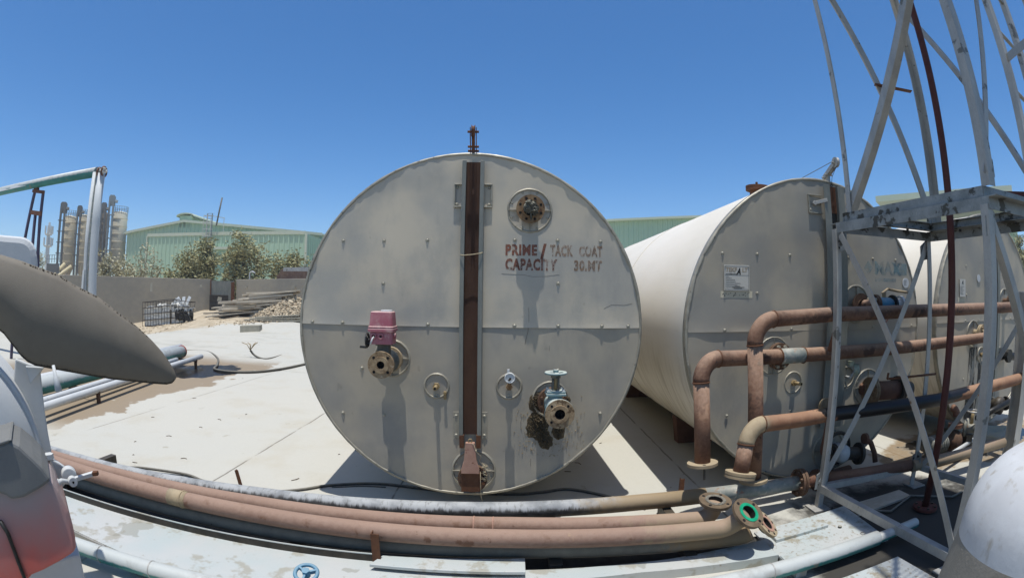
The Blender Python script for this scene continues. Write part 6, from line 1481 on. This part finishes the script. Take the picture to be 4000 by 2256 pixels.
o = MB().prism([V((dq.x, dq.y, 0)) + fo * .11, V((dr.x, dr.y, 0)) + fo * .11, V((dr.x, dr.y, dq.z)) + fo * .11, V((dq.x, dq.y, dq.z)) + fo * .11], fo * .06).build('roller_door', M['green3'], wh)
MB().prism([dq + fo * .12, dr + fo * .12, dr + fo * .12 - up * .3, dq + fo * .12 - up * .3], fo * .5).build('door_hood', M['trim'], o)
lq = on_plane(821, 940, a0_, fo); lq = V((lq.x, lq.y, 0)); lx = fd
cl = thing('roof_ladder', 'caged ladder up the front of the green warehouse annex', 'ladder', lq)
for u in (-.35, .35): MB().rect(lq + fo * .5 + lx * u, lq + fo * .5 + lx * u + up * (za + 2.4), .10, .10).build('rail', M['elevblue'], cl)
for k in range(36): MB().rect(lq + fo * .5 - lx * .35 + up * (.4 + .3 * k), lq + fo * .5 + lx * .35 + up * (.4 + .3 * k), .05, .05).build('rung', M['elevblue'], cl)
m = MB()
for z in (0, .8, 1.6, 2.4):
    pts = [lq + fo * (.5 + .0) + lx * -.5, lq + fo * 1.1 + lx * -.5, lq + fo * 1.1 + lx * .5, lq + fo * .5 + lx * .5]
    for a, b in zip(pts, pts[1:]): m.rect(a + up * (za - .3 + z), b + up * (za - .3 + z), .06, .06)
for u, v in ((-.5, 1.1), (.5, 1.1), (0, 1.1)): m.rect(lq + fo * v + lx * u + up * (za - .3), lq + fo * v + lx * u + up * (za + 2.1), .05, .05)
m.rect(lq + lx * 1.5 - fo * .5 + up * za, lq + lx * 1.5 - fo * .5 + up * (za + 2.1), .06, .06); m.rect(lq + lx * 1.5 - fo * .5 + up * (za + 2.0), lq + lx * .5 + fo * .5 + up * (za + 2.1), .06, .06)
m.build('safety_cage', M['mast'], cl); MB().tube([lq + lx * .9 + fo * .3 + up * (za + 1.0), lq + lx * 1.4 + fo * .3 + up * (za + 4.3)], .10, 8).build('vent_pipe', M['elev'], cl)
# second warehouse seen between the tanks
w2 = thing('green_warehouse', 'green ribbed warehouse seen above the white tank bodies between two tanks', 'warehouse', (18, 48, 0))
b0_, b1_ = azr(2330, 861, 51), azr(2760, 843, 49); b0_ = b0_ - (b1_ - b0_) * .4; b1_ = b1_ + (b1_ - b0_) * .6; zt_ = b0_.z; b0f, b1f = V((b0_.x, b0_.y, 0)), V((b1_.x, b1_.y, 0)); bd = (b1f - b0f).normalized(); bo = V((bd.y, -bd.x, 0))
m = MB(); corr(m, b0f, b1f, 0, lambda t: b0_.z + (b1_.z - b0_.z) * t - .2, bo, .5, .10); m.build('front_wall', M['green1'], w2)
MB().prism([b0_ + bo * .55, b1_ + bo * .55, b1_ - bo * 25 + up * .8, b0_ - bo * 25 + up * .8], up * -.22).build('roof', M['green2'], w2)
MB().prism([b0f, b0_ - up * .3, b0_ - bo * 25 - up * .2, b0f - bo * 25], bd * .1).build('side_wall', M['green3'], w2)
w3 = thing('green_warehouse', 'pale green warehouse corner at the far right, behind the tower platform', 'warehouse', (42, 26, 0))
q = azr(3958, 752, 45); zt_ = q.z; q = V((q.x, q.y, 0)); d = V((.35, -.94, 0)).normalized(); nn = V((-.94, -.35, 0)).normalized()
m = MB(); corr(m, q, q + V((.80, .6, 0)) * 20, 0, lambda t: zt_, V((.6, -.8, 0)), .7, .1); m.build('front_wall', M['green1'], w3)
MB().prism([q - V((.5, .2, 0)) + up * zt_, q + V((.80, .6, 0)) * 21 + up * zt_, q + V((.80, .6, 0)) * 21 + V((-8, 10, 0)) + up * zt_, q + V((-8, 10, 0)) + up * zt_], up * .5).build('roof', M['green2'], w3)

# trees beyond the wall: many small leaves on thin stems
def tree(px, pbase, ptop, halfw, rng, label, leaf, dens=1.0, stems=7, seed=0, group='dusty shrub trees beyond the wall'):
    rs = random.Random(seed); b = at_range(px, pbase, rng); t_ = at_range(px, ptop - 14, rng); zt_ = t_.z; gx = V((b.x, b.y, 0)); hw_ = 1.0 * halfw / FPX * rng
    t = thing('shrub_tree', label, 'tree', gx, group); m = MB(); tips = []
    for k in range(stems):
        a = rs.random() * 6.28; ln = rs.random() ** .6; e = gx + V((math.cos(a) * hw_ * ln, math.sin(a) * hw_ * ln, zt_ * (1.0 - .22 * ln ** 1.8) * (.80 + .2 * rs.random())))
        mid_ = gx * .55 + e * .45; mid_.z = e.z * .5; mid_ += V((rs.gauss(0, .1), rs.gauss(0, .1), 0)); pth = [gx + V((rs.gauss(0, .08), rs.gauss(0, .08), 0)), mid_, e]
        m.tube(pth, .03, 5, True, [.05, .032, .008])
        for q in range(26):
            f = .05 + .95 * rs.random(); c = (pth[0] * (1 - f) ** 2 + pth[1] * 2 * f * (1 - f) + pth[2] * f * f)
            tips.append(c + V((rs.gauss(0, .23 * hw_), rs.gauss(0, .23 * hw_), rs.gauss(0, .05 * zt_))))
            if q % 3 == 0: m.tube([pth[0] * (1 - f) ** 2 + pth[1] * 2 * f * (1 - f) + pth[2] * f * f, tips[-1]], .010, 4, True, [.012, .004])
    m.build('trunk', M['trunk'], t); m = MB(); vs = []; fs = []
    for c in tips:
        cl_ = rs.random()
        for q in range(int((32 if cl_ > .3 else 12) * dens)):
            p = c + V((rs.gauss(0, .17), rs.gauss(0, .17), rs.gauss(0, .17)))
            if p.z > zt_ or p.z < .4: continue
            n_ = V((rs.gauss(0, 1), rs.gauss(0, 1), rs.gauss(.4, 1))).normalized(); X_, Y_, _ = frame(n_); s_ = .045 + .05 * rs.random()
            o = len(vs); vs += [p - X_ * s_ * 1.5, p - Y_ * s_ * .6, p + X_ * s_ * 1.5, p + Y_ * s_ * .6]; fs.append((o, o + 1, o + 2, o + 3))
    m.add(vs, fs, False).build('crown', M[leaf], t)
tree(565, 1085, 962, 78, 33, 'thin pale shrub tree standing left of the others, in front of the annex', 'leafpale', .55, 9, 1)
tree(745, 1085, 950, 62, 31, 'dense olive shrub tree in front of the roof ladder', 'leaf', 1.0, 10, 2)
tree(700, 1085, 1015, 45, 31, 'low olive shrub left of the dense tree by the roof ladder', 'leaf', .8, 6, 3)
tree(810, 1085, 940, 48, 31.5, 'upright olive shrub tree right beside the roof ladder', 'leaf', 1.0, 8, 4)
tree(965, 1090, 906, 92, 30, 'largest olive shrub tree right of the green roller door', 'leaf', 1.0, 15, 5)
tree(1085, 1085, 990, 28, 30, 'small olive shrub between the largest tree and the stencilled tank', 'leaf', .9, 5, 6)
tree(1145, 1080, 968, 45, 30, 'olive shrub tree just left of the stencilled tank', 'leaf', .9, 7, 7)
tree(1205, 1080, 1000, 34, 30, 'olive shrub touching the rim of the stencilled tank', 'leaf', .9, 6, 8)
tree(405, 1080, 985, 40, 34, 'thin shrub right of the white column in front of the dark silo', 'leafpale', .5, 6, 9)
tree(480, 1080, 1000, 45, 34, 'thin shrub at the foot of the pale silo', 'leafpale', .5, 6, 10)
tree(152, 1080, 985, 16, 60, 'sparse tree between the grey hopper and the trestle', 'leafpale', .6, 5, 11)
tree(3992, 1100, 918, 34, 40, 'green tree at the right edge behind the third tank', 'leaf', 1.2, 12, 12, None)
# stacked boards behind the wall, left of the stencilled tank
ts = thing('board_stack', 'stack of red brown boards topped by grey steel, behind the wall near the stencilled tank', 'stack', at_range(1150, 1085, 24))
for k in range(5):
    p, q = at_range(1078 + 8 * rnd.random() + 6 * k, 1086 - 7.5 * k, 24.0 + .2 * (k % 2)), at_range(1205, 1087 - 7.5 * k, 23.2); MB().rect(p, q, .3, .07, up).build('board', M['redplank' if k < 4 else 'galv'], ts)
p, q = at_range(1155, 1056, 24), at_range(1205, 1055, 23.5); MB().rect(p, q, .3, .14, up).build('steel_channel', M['galv'], ts)
p, q = at_range(1090, 1095, 24), at_range(1200, 1094, 23.4)
for w_ in (p, q): MB().rect(V((w_.x, w_.y, gz(w_.x, w_.y))), w_, .2, .2).build('bearer', M['redplank'], ts)
pp = at_range(975, 1088, 25.5); tag(MB().tube([V((pp.x, pp.y, 1.0)), pp + up * .25, pp + V((.05, 0, .33)), pp + V((.16, 0, .36)), pp + V((.34, -.03, .28))], .035, 10).build('vent_pipe', M['white'], None), 'short white goose neck pipe sticking up behind the wall', 'pipe')

# ================================================================== AIR
hm = bpy.data.materials.new('haze air'); hm.use_nodes = True; ht = hm.node_tree; ht.nodes.clear()
ho = ht.nodes.new('ShaderNodeOutputMaterial'); hv = ht.nodes.new('ShaderNodeVolumePrincipled')
hv.inputs['Color'].default_value = (.86, .93, 1, 1); hv.inputs['Density'].default_value = HAZE; hv.inputs['Anisotropy'].default_value = .2
ht.links.new(hv.outputs[0], ho.inputs['Volume'])
tag(MB().box((-260, -60, -1.0), (160, 260, 34)).build('haze', hm), kind='stuff')
